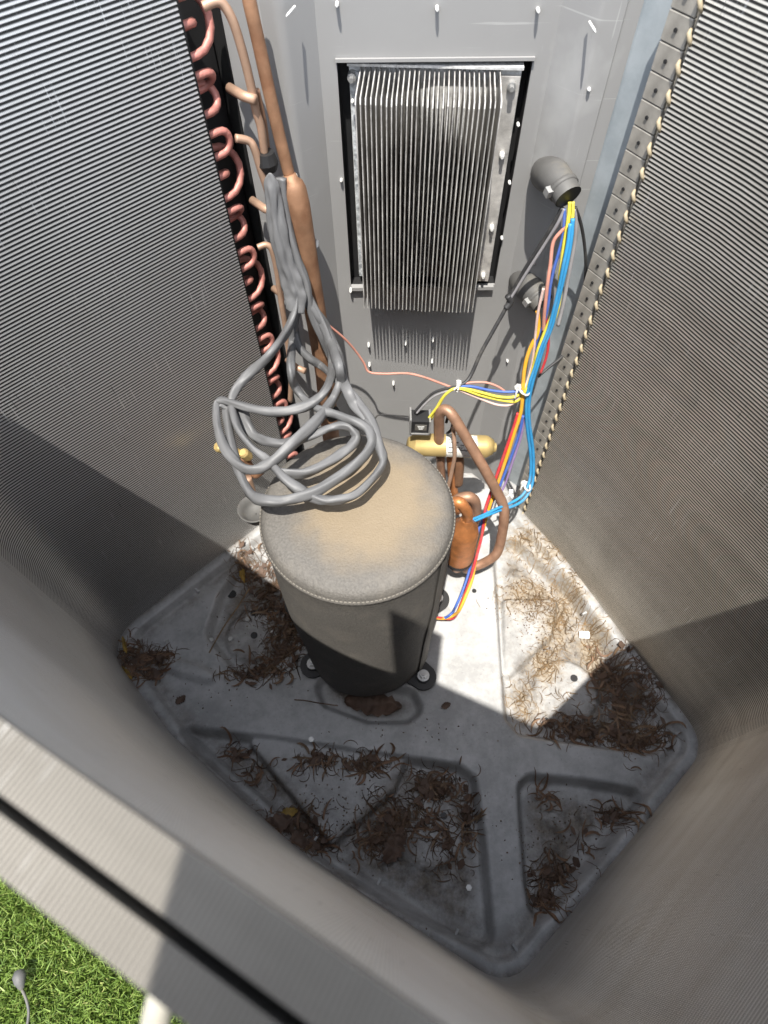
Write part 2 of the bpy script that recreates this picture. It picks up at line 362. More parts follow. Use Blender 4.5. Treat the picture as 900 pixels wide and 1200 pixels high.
for hk, hl in HEAP.items():
    for (u, v, ru, rv, cnt) in hl:
        cx, cy, _ = W(u, v, z=-.02); ax_ = abs(W(u+ru, v, z=-.02)[0]-cx); ay_ = abs(W(u, v+rv, z=-.02)[1]-cy)
        g = np.exp(-.9*(((GX-cx)/ax_)**2+((GY-cy)/ay_)**2))*min(1, cnt/(ru*rv)*3.2)
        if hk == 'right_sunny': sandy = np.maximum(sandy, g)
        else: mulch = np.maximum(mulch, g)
cx, cy, _ = W(630, 705, z=-.02); mulch = np.maximum(mulch, .75*np.exp(-.9*(((GX-cx)/.03)**2+((GY-cy)/.045)**2)))
sd = poly_sdf(GX, GY, PANP)
HZ = pan_height(GX, GY)
def hgt(x, y):                            # pan height under a point, read from the sheet itself
    fx = np.clip((np.asarray(x)-gx[0])/.0026, 0, len(gx)-1.001); fy = np.clip((np.asarray(y)-gy[0])/.0026, 0, len(gy)-1.001)
    i = fx.astype(int); j = fy.astype(int); a = fx-i; b = fy-j
    return HZ[j, i]*(1-a)*(1-b)+HZ[j, i+1]*a*(1-b)+HZ[j+1, i]*(1-a)*b+HZ[j+1, i+1]*a*b
def h1(x, y): return float(hgt(x, y))
keep = sd < 0.016
cell = keep[:-1, :-1] & keep[1:, :-1] & keep[:-1, 1:] & keep[1:, 1:]
idm = -np.ones(GX.shape, int); used = np.zeros(GX.shape, bool)
ii, jj = np.nonzero(cell)
for a, b in ((0, 0), (1, 0), (0, 1), (1, 1)): used[ii+a, jj+b] = True
idm[used] = np.arange(used.sum())
pv = np.c_[GX[used], GY[used], HZ[used]]
pf = np.c_[idm[ii, jj], idm[ii, jj+1], idm[ii+1, jj+1], idm[ii+1, jj]]
# dirt mask as an attribute: what collects in the pockets
dirt = np.zeros(GX.shape)
for k, (poly, dep) in POCK.items():
    if k == 'left_slot': continue
    d = poly_sdf(GX, GY, poly); dirt = np.maximum(dirt, 1-ss(d, -0.035, 0.004))
for poly, lev in MIDS:
    d = poly_sdf(GX, GY, poly); dirt *= 1-0.75*(1-ss(d, -.02, .002))
for (cx, cy), r, dh in DISC: dirt *= 1-0.6*(1-ss(np.hypot(GX-cx, GY-cy), r-.02, r+.004))
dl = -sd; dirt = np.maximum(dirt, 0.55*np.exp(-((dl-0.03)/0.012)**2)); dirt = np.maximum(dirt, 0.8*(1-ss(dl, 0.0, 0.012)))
def pan_mat():
    m = bpy.data.materials.new('pan_paint'); m.use_nodes = True; t = m.node_tree; L = t.links.new
    b = t.nodes['Principled BSDF']; b.inputs['Roughness'].default_value = 0.5
    tc = t.nodes.new('ShaderNodeTexCoord')
    def noise(s, det=8, ro=0.6):
        n = t.nodes.new('ShaderNodeTexNoise'); n.inputs['Scale'].default_value = s; n.inputs['Detail'].default_value = det; n.inputs['Roughness'].default_value = ro
        L(tc.outputs['Object'], n.inputs['Vector']); return n.outputs['Fac']
    def mr(src, a, b_, c, d):
        r = t.nodes.new('ShaderNodeMapRange'); r.inputs['From Min'].default_value = a; r.inputs['From Max'].default_value = b_; r.inputs['To Min'].default_value = c; r.inputs['To Max'].default_value = d
        L(src, r.inputs['Value']); return r.outputs[0]
    def mth(op, a, c):
        n = t.nodes.new('ShaderNodeMath'); n.operation = op
        for i, q in enumerate((a, c)):
            if isinstance(q, (int, float)): n.inputs[i].default_value = q
            else: L(q, n.inputs[i])
        return n.outputs[0]
    def mix(f, a, c):
        x = t.nodes.new('ShaderNodeMix'); x.data_type = 'RGBA'
        if isinstance(f, float): x.inputs[0].default_value = f
        else: L(f, x.inputs[0])
        for i, q in ((6, a), (7, c)):
            if isinstance(q, tuple): x.inputs[i].default_value = (*q, 1)
            else: L(q, x.inputs[i])
        return x.outputs[2]
    at = t.nodes.new('ShaderNodeAttribute'); at.attribute_name = 'dirt'
    base = mix(mr(noise(13, 10, .72), .4, .6, 0, 1), (0.50, 0.50, 0.497), (0.34, 0.34, 0.337))
    base = mix(mr(noise(160, 3, .6), .62, .74, 0, .5), base, (0.19, 0.185, 0.18))
    base = mix(mr(noise(38, 10, .78), .54, .68, 0, .6), base, (0.50, 0.50, 0.49))
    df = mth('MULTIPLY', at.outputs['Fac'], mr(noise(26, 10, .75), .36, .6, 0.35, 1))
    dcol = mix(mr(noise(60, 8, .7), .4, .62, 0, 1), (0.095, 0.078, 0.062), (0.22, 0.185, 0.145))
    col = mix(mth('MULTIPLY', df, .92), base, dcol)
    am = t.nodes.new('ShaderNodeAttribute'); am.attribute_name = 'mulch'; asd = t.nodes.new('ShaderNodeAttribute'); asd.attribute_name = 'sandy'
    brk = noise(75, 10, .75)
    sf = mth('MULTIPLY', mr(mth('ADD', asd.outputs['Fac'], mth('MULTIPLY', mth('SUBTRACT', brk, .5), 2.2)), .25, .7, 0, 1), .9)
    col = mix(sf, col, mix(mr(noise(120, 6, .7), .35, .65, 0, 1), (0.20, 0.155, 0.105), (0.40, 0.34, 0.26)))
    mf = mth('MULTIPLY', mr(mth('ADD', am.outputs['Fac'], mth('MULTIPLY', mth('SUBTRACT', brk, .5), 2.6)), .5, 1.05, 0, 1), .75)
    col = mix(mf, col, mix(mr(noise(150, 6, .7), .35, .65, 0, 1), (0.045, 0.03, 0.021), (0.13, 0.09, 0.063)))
    L(col, b.inputs['Base Color'])
    bp = t.nodes.new('ShaderNodeBump'); bp.inputs['Strength'].default_value = 0.6; bp.inputs['Distance'].default_value = 0.002
    L(mth('MULTIPLY', noise(140, 6, .7), mr(at.outputs['Fac'], 0, 1, 0.12, 1.0)), bp.inputs['Height']); L(bp.outputs[0], b.inputs['Normal'])
    L(mr(df, 0, 1, .46, .9), b.inputs['Roughness'])
    return m
pan = empty('base_pan', (0, .3, -.03), 'pressed grey metal base pan with crossing raised ribs and dirty pockets', 'base pan')
ps = build('pan_sheet', pv, pf, pan_mat(), pan, smooth=True)
for an_, ar_ in (('dirt', dirt), ('mulch', mulch), ('sandy', sandy)):
    a = ps.data.attributes.new(an_, 'FLOAT', 'POINT'); a.data.foreach_set('value', ar_[used])
def bolt(parent, x, y, z, r=.006, h=.004, mat='steel', name='bolt', n=6):
    mb = MB(); mb.tube([(x, y, z-.002), (x, y, z+h), (x, y, z+h*1.02), (x, y, z+h*1.5)], [r, r, r*.5, r*.5], n)
    return mb.build(name, M[mat], parent)
for u, v in ((195,751),(268,745),(246,748),(288,722),(318,737),(365,867),(552,1040)):
    x, y, z = W(u, v, z=0); bolt(pan, x, y, h1(x, y), .0042, .003)
for u, v, r in ((297,743,.006),(296,717,.005),(270,693,.008),(646,840,.006),(675,792,.006),(555,695,.004),(521,955,.005)):
    x, y, z = W(u, v, z=-.01); zz = h1(x, y)
    mb = MB(); mb.tube([(x, y, zz-.004), (x, y, zz+.0007)], r, 14); mb.build('drain_hole', M['black'], pan)
# folded stiffening tabs on the lip
for t_ in (.06, .12, .2, .42, .47, .53, .58, .79, .85, .9):
    k = int(t_*(len(INN)-1)); x, y = INN[k]; T = INN[k+1]-INN[k-1]; T /= np.linalg.norm(T); n = np.array([-T[1], T[0]])
    c = np.array([x, y])+n*.021
    mb = MB(); mb.frame_box((c[0], c[1], h1(c[0], c[1])+.0015), (n[0], n[1], 0), (T[0], T[1], 0), (0, 0, 1), .007, .0016, .003); mb.build('lip_tab', ps.data.materials[0], pan)

# ------------------------------------------------------------------ ground and grass
grass_base = pbr('soil_under_grass', (0.05, 0.075, 0.02), 0.9, var=0.4, vscale=15)
build('ground', [(-60,-60,-.05),(60,-60,-.05),(60,60,-.05),(-60,60,-.05)], [(0,1,2,3)], grass_base)['kind'] = 'structure'
mb = MB(); mb.box((-.60,-.26,-.049), (.62,.80,-.036)); 
M['concrete'] = pbr('concrete', (0.3, 0.29, 0.27), 0.85, var=0.2, vscale=30, bump=0.3)

# ------------------------------------------------------------------ the coil
coil = empty('condenser_coil', (0, .25, -.01), 'tall wrap-around finned coil walling in the compressor on four sides', 'coil')
def coil_row(name, d0, d1, zlo, zhi, ridged, mat):
    P, s = resample(OUT, 0.014 if ridged else .012)
    A = offset(P, d0); B = offset(P, d1)
    nP = len(P); vs = []; uvs = []; fs = []
    if ridged:
        per = 0.0040; nz = int((zhi-zlo)/per)*5
        zz = zlo+(np.arange(nz+1)//5+np.array([0, .14, .26, .55, .85])[np.arange(nz+1) % 5])*per
        fr = np.array([0, -.0011, -.00095, -.0005, -.00015])          # each fin edge juts out, then slopes back up
        prof = fr[np.arange(nz+1) % 5]*(1-ss(zz, zhi-.012, zhi-.004))
        # gentle waviness where the fin pack has been pushed about
        for k, z in enumerate(zz):
            wav = 0.0005*np.sin(s*31+z*4)*np.sin(z*9+s*5)
            Q = offset(P, d0+prof[k]+wav)
            vs.append(np.c_[Q, np.full(nP, z)]); uvs.append(np.c_[s*S, np.full(nP, z*S)])
        # rounded brow, then top, then back
        for (dd, z) in ((d0, zhi+.0006), (d1, zhi+.0006), (d1, zlo)):
            Q = offset(P, dd); vs.append(np.c_[Q, np.full(nP, z)]); uvs.append(np.c_[s*S, np.full(nP, z*S)+dd*S])
    else:
        for (dd, z) in ((d0, zlo), (d0, zhi), (d1, zhi), (d1, zlo)):
            Q = offset(P, dd); vs.append(np.c_[Q, np.full(nP, z)]); uvs.append(np.c_[s*S, np.full(nP, z*S)+dd*S])
    m = len(vs); V = np.concatenate(vs); UV = np.concatenate(uvs)
    a = np.arange(nP-1)
    for k in range(m-1):
        q = np.c_[k*nP+a, k*nP+a+1, (k+1)*nP+a+1, (k+1)*nP+a]; fs.append(q)
    F = np.concatenate(fs)
    o = build(name, V, F, mat, coil, smooth=True, uv=UV, sharp=62)
    o.data.materials.append(M['fins_top']); mi = np.zeros(len(F), np.int32); mi[-2*(nP-1):-1*(nP-1)] = 1
    o.data.polygons.foreach_set('material_index', mi)
    return o
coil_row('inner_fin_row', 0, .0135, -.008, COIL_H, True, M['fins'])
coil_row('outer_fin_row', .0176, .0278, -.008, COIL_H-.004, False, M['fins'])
# left end: tube sheet and return bends
A2, B2 = np.array(PA), np.array(PB); eA = (A2-B2)/np.linalg.norm(A2-B2); oA = np.array([-eA[1], eA[0]])   # along, outward
e3 = Vector((eA[0], eA[1], 0)); o3 = Vector((oA[0], oA[1], 0))
def LA(al, ou, z): return Vector((PA[0], PA[1], z)) + e3*al + o3*ou
mb = MB(); mb.frame_box(LA(.001, .0135, .405), e3, o3, (0,0,1), .0012, .0135, .413); mb.build('tube_sheet', M['panel_dark'], coil)
def ubend(p, q, out, reach, r, n=8):
    p, q = Vector(p), Vector(q); mid = (p+q)/2; h = (q-p)/2; out = Vector(out)
    pts = [p - out*.004, p+out*(reach-h.length)]
    for k in range(1, 8):
        a = math.pi*k/8
        pts.append(mid + out*(reach-h.length+h.length*math.sin(a)) - h*math.cos(a))
    pts += [q+out*(reach-h.length), q-out*.004]
    return tube_geo(pts, r, n)
TP = 0.0222; zc = 0.82; rt = .0039; k = 0
proto_u = {}
def add_bend(z0, z1, ou0, ou1, reach):
    key = (round(z1-z0, 4), ou0, ou1, reach)
    if key not in proto_u:
        v, f = ubend(LA(0, ou0, z0), LA(0, ou1, z1), e3, reach, rt)
        o = build('return_bend', v, f, M['copper_pink'], coil, smooth=True); proto_u[key] = (o, z0)
    else:
        src, zs = proto_u[key]; o = src.copy(); C.objects.link(o); o.parent = coil; o.location = src.location + Vector((0, 0, (z0-zs)*S))
    return o
z = 0.80
while z > 0.02:
    add_bend(z, z-TP, .007, .007, .027)                 # near row hairpin
    add_bend(z-.9*TP, z-3.0*TP, .021, .007, .036)       # crossover
    add_bend(z-1.9*TP, z-2.2*TP, .007, .021, .018)
    add_bend(z-3.7*TP, z-4.5*TP, .007, .02, .026)
    add_bend(z-5.2*TP, z-4.3*TP, .007, .021, .026)
    z -= 6.05*TP
# right end: tab strip
A3, B3 = np.array(PH), np.array(PG); eB = (A3-B3)/np.linalg.norm(A3-B3); oB = np.array([eB[1], -eB[0]])
f3 = Vector((eB[0], eB[1], 0)); q3 = Vector((oB[0], oB[1], 0))
def RB(al, ou, z): return Vector((PH[0], PH[1], z)) + f3*al + q3*ou
strip = MB(); strip.frame_box(RB(.0155, .006, .405), f3, q3, (0,0,1), .0155, .0025, .412); so_ = strip.build('end_strip', M['fins_end'], coil)
tabm = None
nt_ = 36; tp = .82/nt_
for k in range(nt_):
    z = .012 + k*tp
    if tabm is None:
        mb = MB(); c = RB(.0175, .0022, z)
        b_ = bmesh.new(); mb.frame_box(c, f3, q3, (0,0,1), .0128, .0026, tp*.485); 
        bmesh.ops.create_cube(b_, size=1); b_.free()
        to = mb.build('tab', M['fins_end'], coil)
        bv = to.modifiers.new('bevel', 'BEVEL'); bv.width = .0009*S; bv.segments = 2
        hb = MB(); hb.tube([c - q3*.004, c - q3*.0029], .0017, 10); ho = hb.build('tab_hole', M['black'], to)
        tb = MB(); tb.tube([RB(-.001, -.0006, z-tp*.25), RB(.0008, -.0022, z-tp*.08), RB(.0035, -.0022, z+tp*.1), RB(.0050, .001, z+tp*.22)], [.0010, .0021, .0021, .0012], 7)
        te = tb.build('tube_end', pbr('dusty_tube_end', (0.36, 0.30, 0.2), .6, var=.2), coil, smooth=True)
        tabm = (to, ho, te)
    else:
        src = tabm
        t1 = src[0].copy(); C.objects.link(t1); t1.location = src[0].location + Vector((0,0,k*tp*S))
        t2 = src[1].copy(); C.objects.link(t2); t2.parent = t1
        t3 = src[2].copy(); C.objects.link(t3); t3.location = src[2].location + Vector((random.uniform(-.001,.001),0,k*tp*S))

# ------------------------------------------------------------------ service panel (back corner)
YP = .70
panel = empty('cabinet_corner', (.04, YP, 0), 'tall grey painted cabinet corner behind the finned heat sink', 'cabinet')
ZT = .86
def wall_strip(pts, z0, z1, th=.003):
    v = []; f = []; n = len(pts)
    for z in (z0, z1):
        for p in pts: v.append((p[0], p[1], z))
    T = np.gradient(np.array(pts), axis=0); T /= np.linalg.norm(T, axis=1)[:, None]
    for z in (z0, z1):
        for p, t in zip(pts, T): v.append((p[0]-t[1]*th, p[1]+t[0]*th, z))
    for i in range(n-1):
        f.append((i, i+1, n+i+1, n+i)); f.append((2*n+i+1, 2*n+i, 3*n+i, 3*n+i+1)); f.append((n+i, n+i+1, 3*n+i+1, 3*n+i)); f.append((i+1, i, 2*n+i, 2*n+i+1))
    f.append((0, n, 3*n, 2*n)); f.append((n-1, 3*n-1, 4*n-1, 2*n-1))
    return v, f
XL, XR = -.066, .162
hx0, hx1 = -.049, .144; hz0, hz1 = .440, .706
# front sheet with its window
b = MB()
for lo, hi in (((XL, 0), (XR, hz0)), ((XL, hz1), (XR, ZT)), ((XL, hz0), (hx0, hz1)), ((hx1, hz0), (XR, hz1))):
    b.box((lo[0], YP, lo[1]), (hi[0], YP+.003, hi[1]))
b.build('front_sheet', M['panel'], panel)
rl = round_poly([(-.150, .684), (-.120, .684), (-.0955, .6745), (XL, YP)], [0, .01, .012, 0], 6)
v, f = wall_strip(rl[:-1].tolist()+[(XL, YP)], 0, ZT); build('left_flange', v, f, M['panel'], panel)
v, f = wall_strip([(XL+.0, YP), (XL, YP+.0005)], 0, ZT)
rr_ = round_poly([(XR, YP), (.191, .671), (.2135, .671), (.2135, .6735), (.2275, .6735)], [0, .008, .002, .002, 0], 5)
v, f = wall_strip(rr_.tolist(), 0, ZT); build('right_flange', v, f, M['panel'], panel)
# dark recess behind the window
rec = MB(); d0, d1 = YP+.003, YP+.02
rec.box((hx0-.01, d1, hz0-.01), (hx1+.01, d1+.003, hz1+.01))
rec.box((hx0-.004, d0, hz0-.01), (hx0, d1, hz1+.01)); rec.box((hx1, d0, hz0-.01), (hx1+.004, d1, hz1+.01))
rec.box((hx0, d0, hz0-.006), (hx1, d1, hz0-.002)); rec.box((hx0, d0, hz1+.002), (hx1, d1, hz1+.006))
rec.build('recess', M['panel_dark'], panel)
lip = MB(); lip.box((hx0-.001, YP-.0035, hz1), (hx1+.001, YP-.0005, hz1+.003)); lip.build('window_lip', M['panel'], panel); lip = MB(); lip.box((hx0+.001, YP-.006, hz0-.004), (hx1-.002, YP-.0005, hz0+.001)); lip.build('window_lip', M['panel'], panel)
# screw tips
def screw(u, v, y, L=.012, nx=0.0, r=.0017, big=False):
    x, yy, z = W(u, v, y=y); d = Vector((nx, -1, 0)).normalized()
    p = Vector((x, yy, z)); mb = MB()
    mb.tube([p-d*.001, p+d*L*.75, p+d*L], [r, r, r*.45], 8)
    return mb.build('screw', M['white'], panel)
for u, v in ((395,3),(512,8),(630,10),(411,338),(432,402),(433,425),(507,396),(506,421),(461,447),(440,340),(475,400),(537,446)):
    screw(u, v, YP, .0085)
screw(345, 8, .675, .02, -.3, .0011); screw(691, 26, .672, .02, .1, .0011); screw(372, 283, .675, .012); screw(625, 303, .685, .011); screw(594, 418, .69, .012); screw(330, 84, .684, .004); screw(690, 104, .671, .004)
screw(413,118, YP-.001,.004); screw(400,210,YP+.0,.005); screw(607,145,YP,.005); screw(597,213,YP,.005); screw(588,278,YP,.005)
# scratches: pale scuffs as thin flakes are left to the paint

# corner posts
post = empty('corner_post', (.24, .66, 0), 'galvanised corner post between grey panel and right coil end', 'post')
v, f = wall_strip([(.2275, .6735), (.2285, .6715), (.2555, .6465), (.258, .6365)], 0, ZT); build('post_sheet', v, f, M['galv'], post)
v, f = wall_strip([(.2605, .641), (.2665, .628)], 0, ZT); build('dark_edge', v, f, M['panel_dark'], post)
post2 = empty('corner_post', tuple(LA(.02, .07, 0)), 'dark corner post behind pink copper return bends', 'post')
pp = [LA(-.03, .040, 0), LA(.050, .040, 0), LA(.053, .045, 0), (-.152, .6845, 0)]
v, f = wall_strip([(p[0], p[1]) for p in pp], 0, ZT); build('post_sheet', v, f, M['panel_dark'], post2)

# ------------------------------------------------------------------ heat sink
hs = empty('heat_sink', (.05, YP, .44), 'aluminium heat sink with many upright fins in a panel window', 'heat sink')
mb = MB(); mb.box((-.0385, YP+.006, .449), (.1345, YP+.012, .699)); mb.build('base_plate', M['alu_bright'], hs)
mb = MB(); mb.box((-.0375, YP+.001, .45), (-.0275, YP+.0058, .693)); mb.build('insulation_strip', pbr('foil_foam', (0.5,0.52,0.53), .6, var=.5, vscale=160, tint=(.15,.17,.19), tint_scale=120, tint_amt=.9), hs)
mb = MB(); mb.box((.1145, YP+.0, .45), (.1335, YP+.0058, .693)); mb.build('side_rail', M['alu'], hs)
mb = MB(); mb.box((-.0395, YP-.001, .6992), (.1355, YP+.012, .7016)); mb.build('top_rail', M['alu_bright'], hs)
NF = 29; fsrc = None
for i in range(NF):
    x = -.0262 + i*(.1385/(NF-1))
    if fsrc is None:
        th = .00055; yf, yb = .6425, YP+.0058; zt, zbk, zbf = .6965, .446, .446
        v = []
        for sx in (-th, th): v += [(x+sx, yb, zt), (x+sx, yf+.003, zt-.001), (x+sx, yf, zt-.006), (x+sx, yf, zbf), (x+sx, yb-.0005, zbk)]
        f = [(0,1,2,3,4), (9,8,7,6,5)]+[(k, k+5, (k+1) % 5+5, (k+1) % 5) for k in range(5)]
        fsrc = build('fin', v, f, M['alu'], hs)
    else:
        o = fsrc.copy(); C.objects.link(o); o.location = fsrc.location+Vector((i*(.1385/(NF-1))*S+random.uniform(-.0004,.0004), 0, random.uniform(-.0012,.0012)*S)); o.rotation_euler = (0, random.uniform(-.0012,.0012), 0)
for u, v in ((412,93),(599,97)):
    x, y, z = W(u, v, y=YP); mb = MB(); mb.tube([(x, YP+.006, z), (x, YP-.004, z)], .0045, 10); mb.tube([(x, YP-.004, z), (x, YP-.009, z)], .0025, 8); mb.build('standoff', M['steel'], hs)
for u, v in ((588,177),(576,262),(566,318)):
    x, y, z = W(u, v, y=YP); mb = MB(); mb.tube([(x, YP, z), (x, YP-.004, z)], .003, 8); mb.tube([(x, YP-.004, z), (x, YP-.008, z)], .0018, 8); mb.build('stud', M['white'], hs)

# ------------------------------------------------------------------ compressor
CX, CY, CR, CH = -.0345, .366, .1095, .410
def jacket_mat():
    m = pbr('dusty_jacket', (0.125, 0.117, 0.106), 0.66, var=0.2, vscale=320, bump=0.5, bscale=420, tint=(0.19, 0.172, 0.148), tint_scale=17, tint_amt=.7)
    t = m.node_tree; L = t.links.new; b = t.nodes['Principled BSDF']
    src = b.inputs['Base Color'].links[0].from_socket
    tc = t.nodes.new('ShaderNodeTexCoord'); geo = t.nodes.new('ShaderNodeNewGeometry')
    mp = t.nodes.new('ShaderNodeMapping'); L(tc.outputs['Object'], mp.inputs[0])
    mp.inputs['Location'].default_value = (-.012*S, -.004*S, 0)
    ln = t.nodes.new('ShaderNodeSeparateXYZ'); L(mp.outputs[0], ln.inputs[0])
    cx = t.nodes.new('ShaderNodeCombineXYZ'); L(ln.outputs[0], cx.inputs[0]); L(ln.outputs[1], cx.inputs[1])
    le = t.nodes.new('ShaderNodeVectorMath'); le.operation = 'LENGTH'; L(cx.outputs[0], le.inputs[0])
    nz = t.nodes.new('ShaderNodeTexNoise'); nz.inputs['Scale'].default_value = 22; nz.inputs['Detail'].default_value = 8; L(tc.outputs['Object'], nz.inputs['Vector'])
    ad = t.nodes.new('ShaderNodeMath'); ad.operation = 'MULTIPLY_ADD'; L(nz.outputs['Fac'], ad.inputs[0]); ad.inputs[1].default_value = .07; L(le.outputs['Value'], ad.inputs[2])
    mr = t.nodes.new('ShaderNodeMapRange'); mr.interpolation_type = 'SMOOTHSTEP'; mr.inputs['From Min'].default_value = .155; mr.inputs['From Max'].default_value = .085; mr.inputs['To Max'].default_value = .7; L(ad.outputs[0], mr.inputs['Value'])
    # dust settles only on the upper side (a layer on the cap)
    sp = t.nodes.new('ShaderNodeMapRange'); sp.inputs['From Min'].default_value = (CH-.012)*S; sp.inputs['From Max'].default_value = (CH-.002)*S; L(ln.outputs[2], sp.inputs['Value'])
    mu = t.nodes.new('ShaderNodeMath'); mu.operation = 'MULTIPLY'; L(mr.outputs[0], mu.inputs[0]); L(sp.outputs[0], mu.inputs[1])
    mx = t.nodes.new('ShaderNodeMix'); mx.data_type = 'RGBA'; L(mu.outputs[0], mx.inputs[0]); L(src, mx.inputs[6]); mx.inputs[7].default_value = (0.275, 0.21, 0.128, 1)
    L(mx.outputs[2], b.inputs['Base Color'])
    return m
M['jacket'] = jacket_mat()
comp = empty('compressor', (CX, CY, 0), 'upright compressor in a dusty grey sound jacket with tan dust on its round top', 'compressor')
def ring_surface(prof, n=72, wob=0.0):
    v = []; f = []
    for j, (r, z) in enumerate(prof):
        for k in range(n):
            a = 2*math.pi*k/n
            rr = r*(1+wob*(math.sin(3*a+z*14)*.5+math.sin(5*a-z*22)*.35+math.sin(2*a+1)*.5)*min(1, (CH+.02-z)*6))
            v.append((CX+rr*math.cos(a), CY+rr*math.sin(a), z))
    for j in range(len(prof)-1):
        for k in range(n):
            f.append((j*n+k, j*n+(k+1) % n, (j+1)*n+(k+1) % n, (j+1)*n+k))
    return v, f
prof = [(CR*.90, .012), (CR*.925, .016)] + [(CR*(.93+.05*ss(np.array(z), .05, .33)), z) for z in np.linspace(.03, CH-.022, 16)] + [(CR*.985, CH-.017)]
v, f = ring_surface(prof, 80, .022); build('jacket_side', v, f, M['jacket'], comp, smooth=True)
capp = [(CR*.985, CH-.0172), (CR*1.0, CH-.0155), (CR*1.005, CH-.013), (CR*.998, CH-.0105), (CR*.985, CH-.0095), (CR*.982, CH-.008), (CR*.965, CH-.003), (CR*.93, CH+.001), (CR*.86, CH+.0035), (CR*.7, CH+.0045), (CR*.45, CH+.005), (CR*.2, CH+.0055), (CR*.001, CH+.0055)]
v, f = ring_surface(capp, 80, .006); build('jacket_cap', v, f, M['jacket'], comp, smooth=True)
# stitch line round the cap: one short thread after another
mb = MB(); ns = 150
for k in range(ns):
    a = 2*math.pi*k/ns; a2 = a+2*math.pi/ns*.62
    p = [(CX+CR*.9925*math.cos(q), CY+CR*.9925*math.sin(q), CH-.0085) for q in (a, (a+a2)/2, a2)]
    mb.tube(p, .0006, 4)
st = mb.build('stitching', pbr('thread', (0.24, 0.22, 0.19), .7), comp); st['kind'] = 'stuff'
# overlapping side seam
a = math.radians(-38); mb = MB(); n = 14; vv = []; ff = []
for j in range(n):
    z = .02+(CH-.04)*j/(n-1); a0 = a+.10*(j/(n-1))+.01*math.sin(j)
    for q, rr in ((a0, 1.008), (a0+.05, 1.016), (a0+.26, 1.012), (a0+.30, .985)):
        r = CR*(.935+.05*float(ss(np.array(z), .05, .33)))*rr*1.004; vv.append((CX+r*math.cos(q), CY+r*math.sin(q), z))
for j in range(n-1):
    for k in range(3): ff.append((j*4+k, j*4+k+1, (j+1)*4+k+1, (j+1)*4+k))
build('jacket_flap', vv, ff, M['jacket'], comp, smooth=True)
v, f = ring_surface([(CR*.86, .004), (CR*.88, .006), (CR*.88, .03)], 48); build('shell', v, f, M['black'], comp, smooth=True)
for u, v_ in ((367,779), (496,793), (330,700), (535,690)):
    x, y, z = W(u, v_, z=.012); cxy = Vector((CX-x, CY-y, 0)); L_ = cxy.length; d = cxy.normalized(); s_ = Vector((-d.y, d.x, 0))
    if L_ > CR*1.35: x, y = CX-d.x*CR*1.22, CY-d.y*CR*1.22
    p = Vector((x, y, .008)); pts = []
    for k in range(13):
        an = math.pi/2+math.pi*k/12; pts.append(p + d*math.cos(an)*.021 + s_*math.sin(an)*.021)
    pts += [p+d*.05-s_*.026, p+d*.05+s_*.026]
    n = len(pts); vv = [tuple(q) for q in pts]+[tuple(q+Vector((0,0,.005))) for q in pts]
    ff = [tuple(range(n-1, -1, -1)), tuple(range(n, 2*n))]+[(k, (k+1) % n, n+(k+1) % n, n+k) for k in range(n)]
    ft = build('foot', vv, ff, M['black'], comp)
    g = MB(); g.tube([p-Vector((0,0,.008)), p+Vector((0,0,.010))], .011, 16); g.build('grommet', M['black'], ft)
    g = MB(); g.tube([p+Vector((0,0,.010)), p+Vector((0,0,.0115))], .0095, 18); g.build('washer', M['steel'], ft)
    g = MB(); g.tube([p+Vector((0,0,q)) for q in (.0115,.017,.0171,.0195)], [.006,.006,.0032,.0032], 6); g.build('bolt', M['steel'], ft)

# ------------------------------------------------------------------ pipes
def pipe(name, pts, r, mat, label, cat='pipe', group=None, sub=6, n=10, parent=None):
    P = smooth_path(pts, sub); v, f = tube_geo(P, r, n)
    o = build(name, v, f, M[mat], parent, smooth=True)
    if parent is None: tag(o, label, cat, group)
    return o
def Z5(L, ox, oy, k): return [(ox+a/k, oy+b/k) for a, b in L]
# long line with swaged muffler
disc = empty('copper_pipe', W(388, 495, y=.60), 'long rusty copper pipe swelling into a fat tube beside the left coil', 'pipe')
pts = [W(u, v, y=y) for u, v, y in ((286,-30,.655),(293,5,.653),(303,50,.65),(316,110,.645),(330,170,.642),(339,205,.64))]
pipe('thin_run', pts, .0062, 'copper_rust', None, parent=disc)
pts = [Vector(W(u, v, y=y)) for u, v, y in ((339,205,.636),(341,211,.635),(343,215,.634),(345,222,.633),(349,240,.631),(360,310,.628),(372,380,.626),(381,440,.625),(385,490,.628),(389,520,.626))]
v, f = tube_geo(smooth_path(pts, 3), [.0068]*4+[.0105]*2+[.0118]*2+[.0124]*20, 16)
v, f = tube_geo(pts, [.0070, .0080, .0110, .0128, .0132, .0134, .0134, .0134, .0134, .0134], 16); build('fat_run', v, f, M['copper_rust'], disc, smooth=True)
v, f = tube_geo([Vector(W(339.5,207,y=.6385)), Vector(W(341,212.5,y=.6385))], [.0082, .0086], 14); build('solder_ring', v, f, pbr('solder', (0.6, 0.58, 0.52), .5, .3), disc, smooth=True)
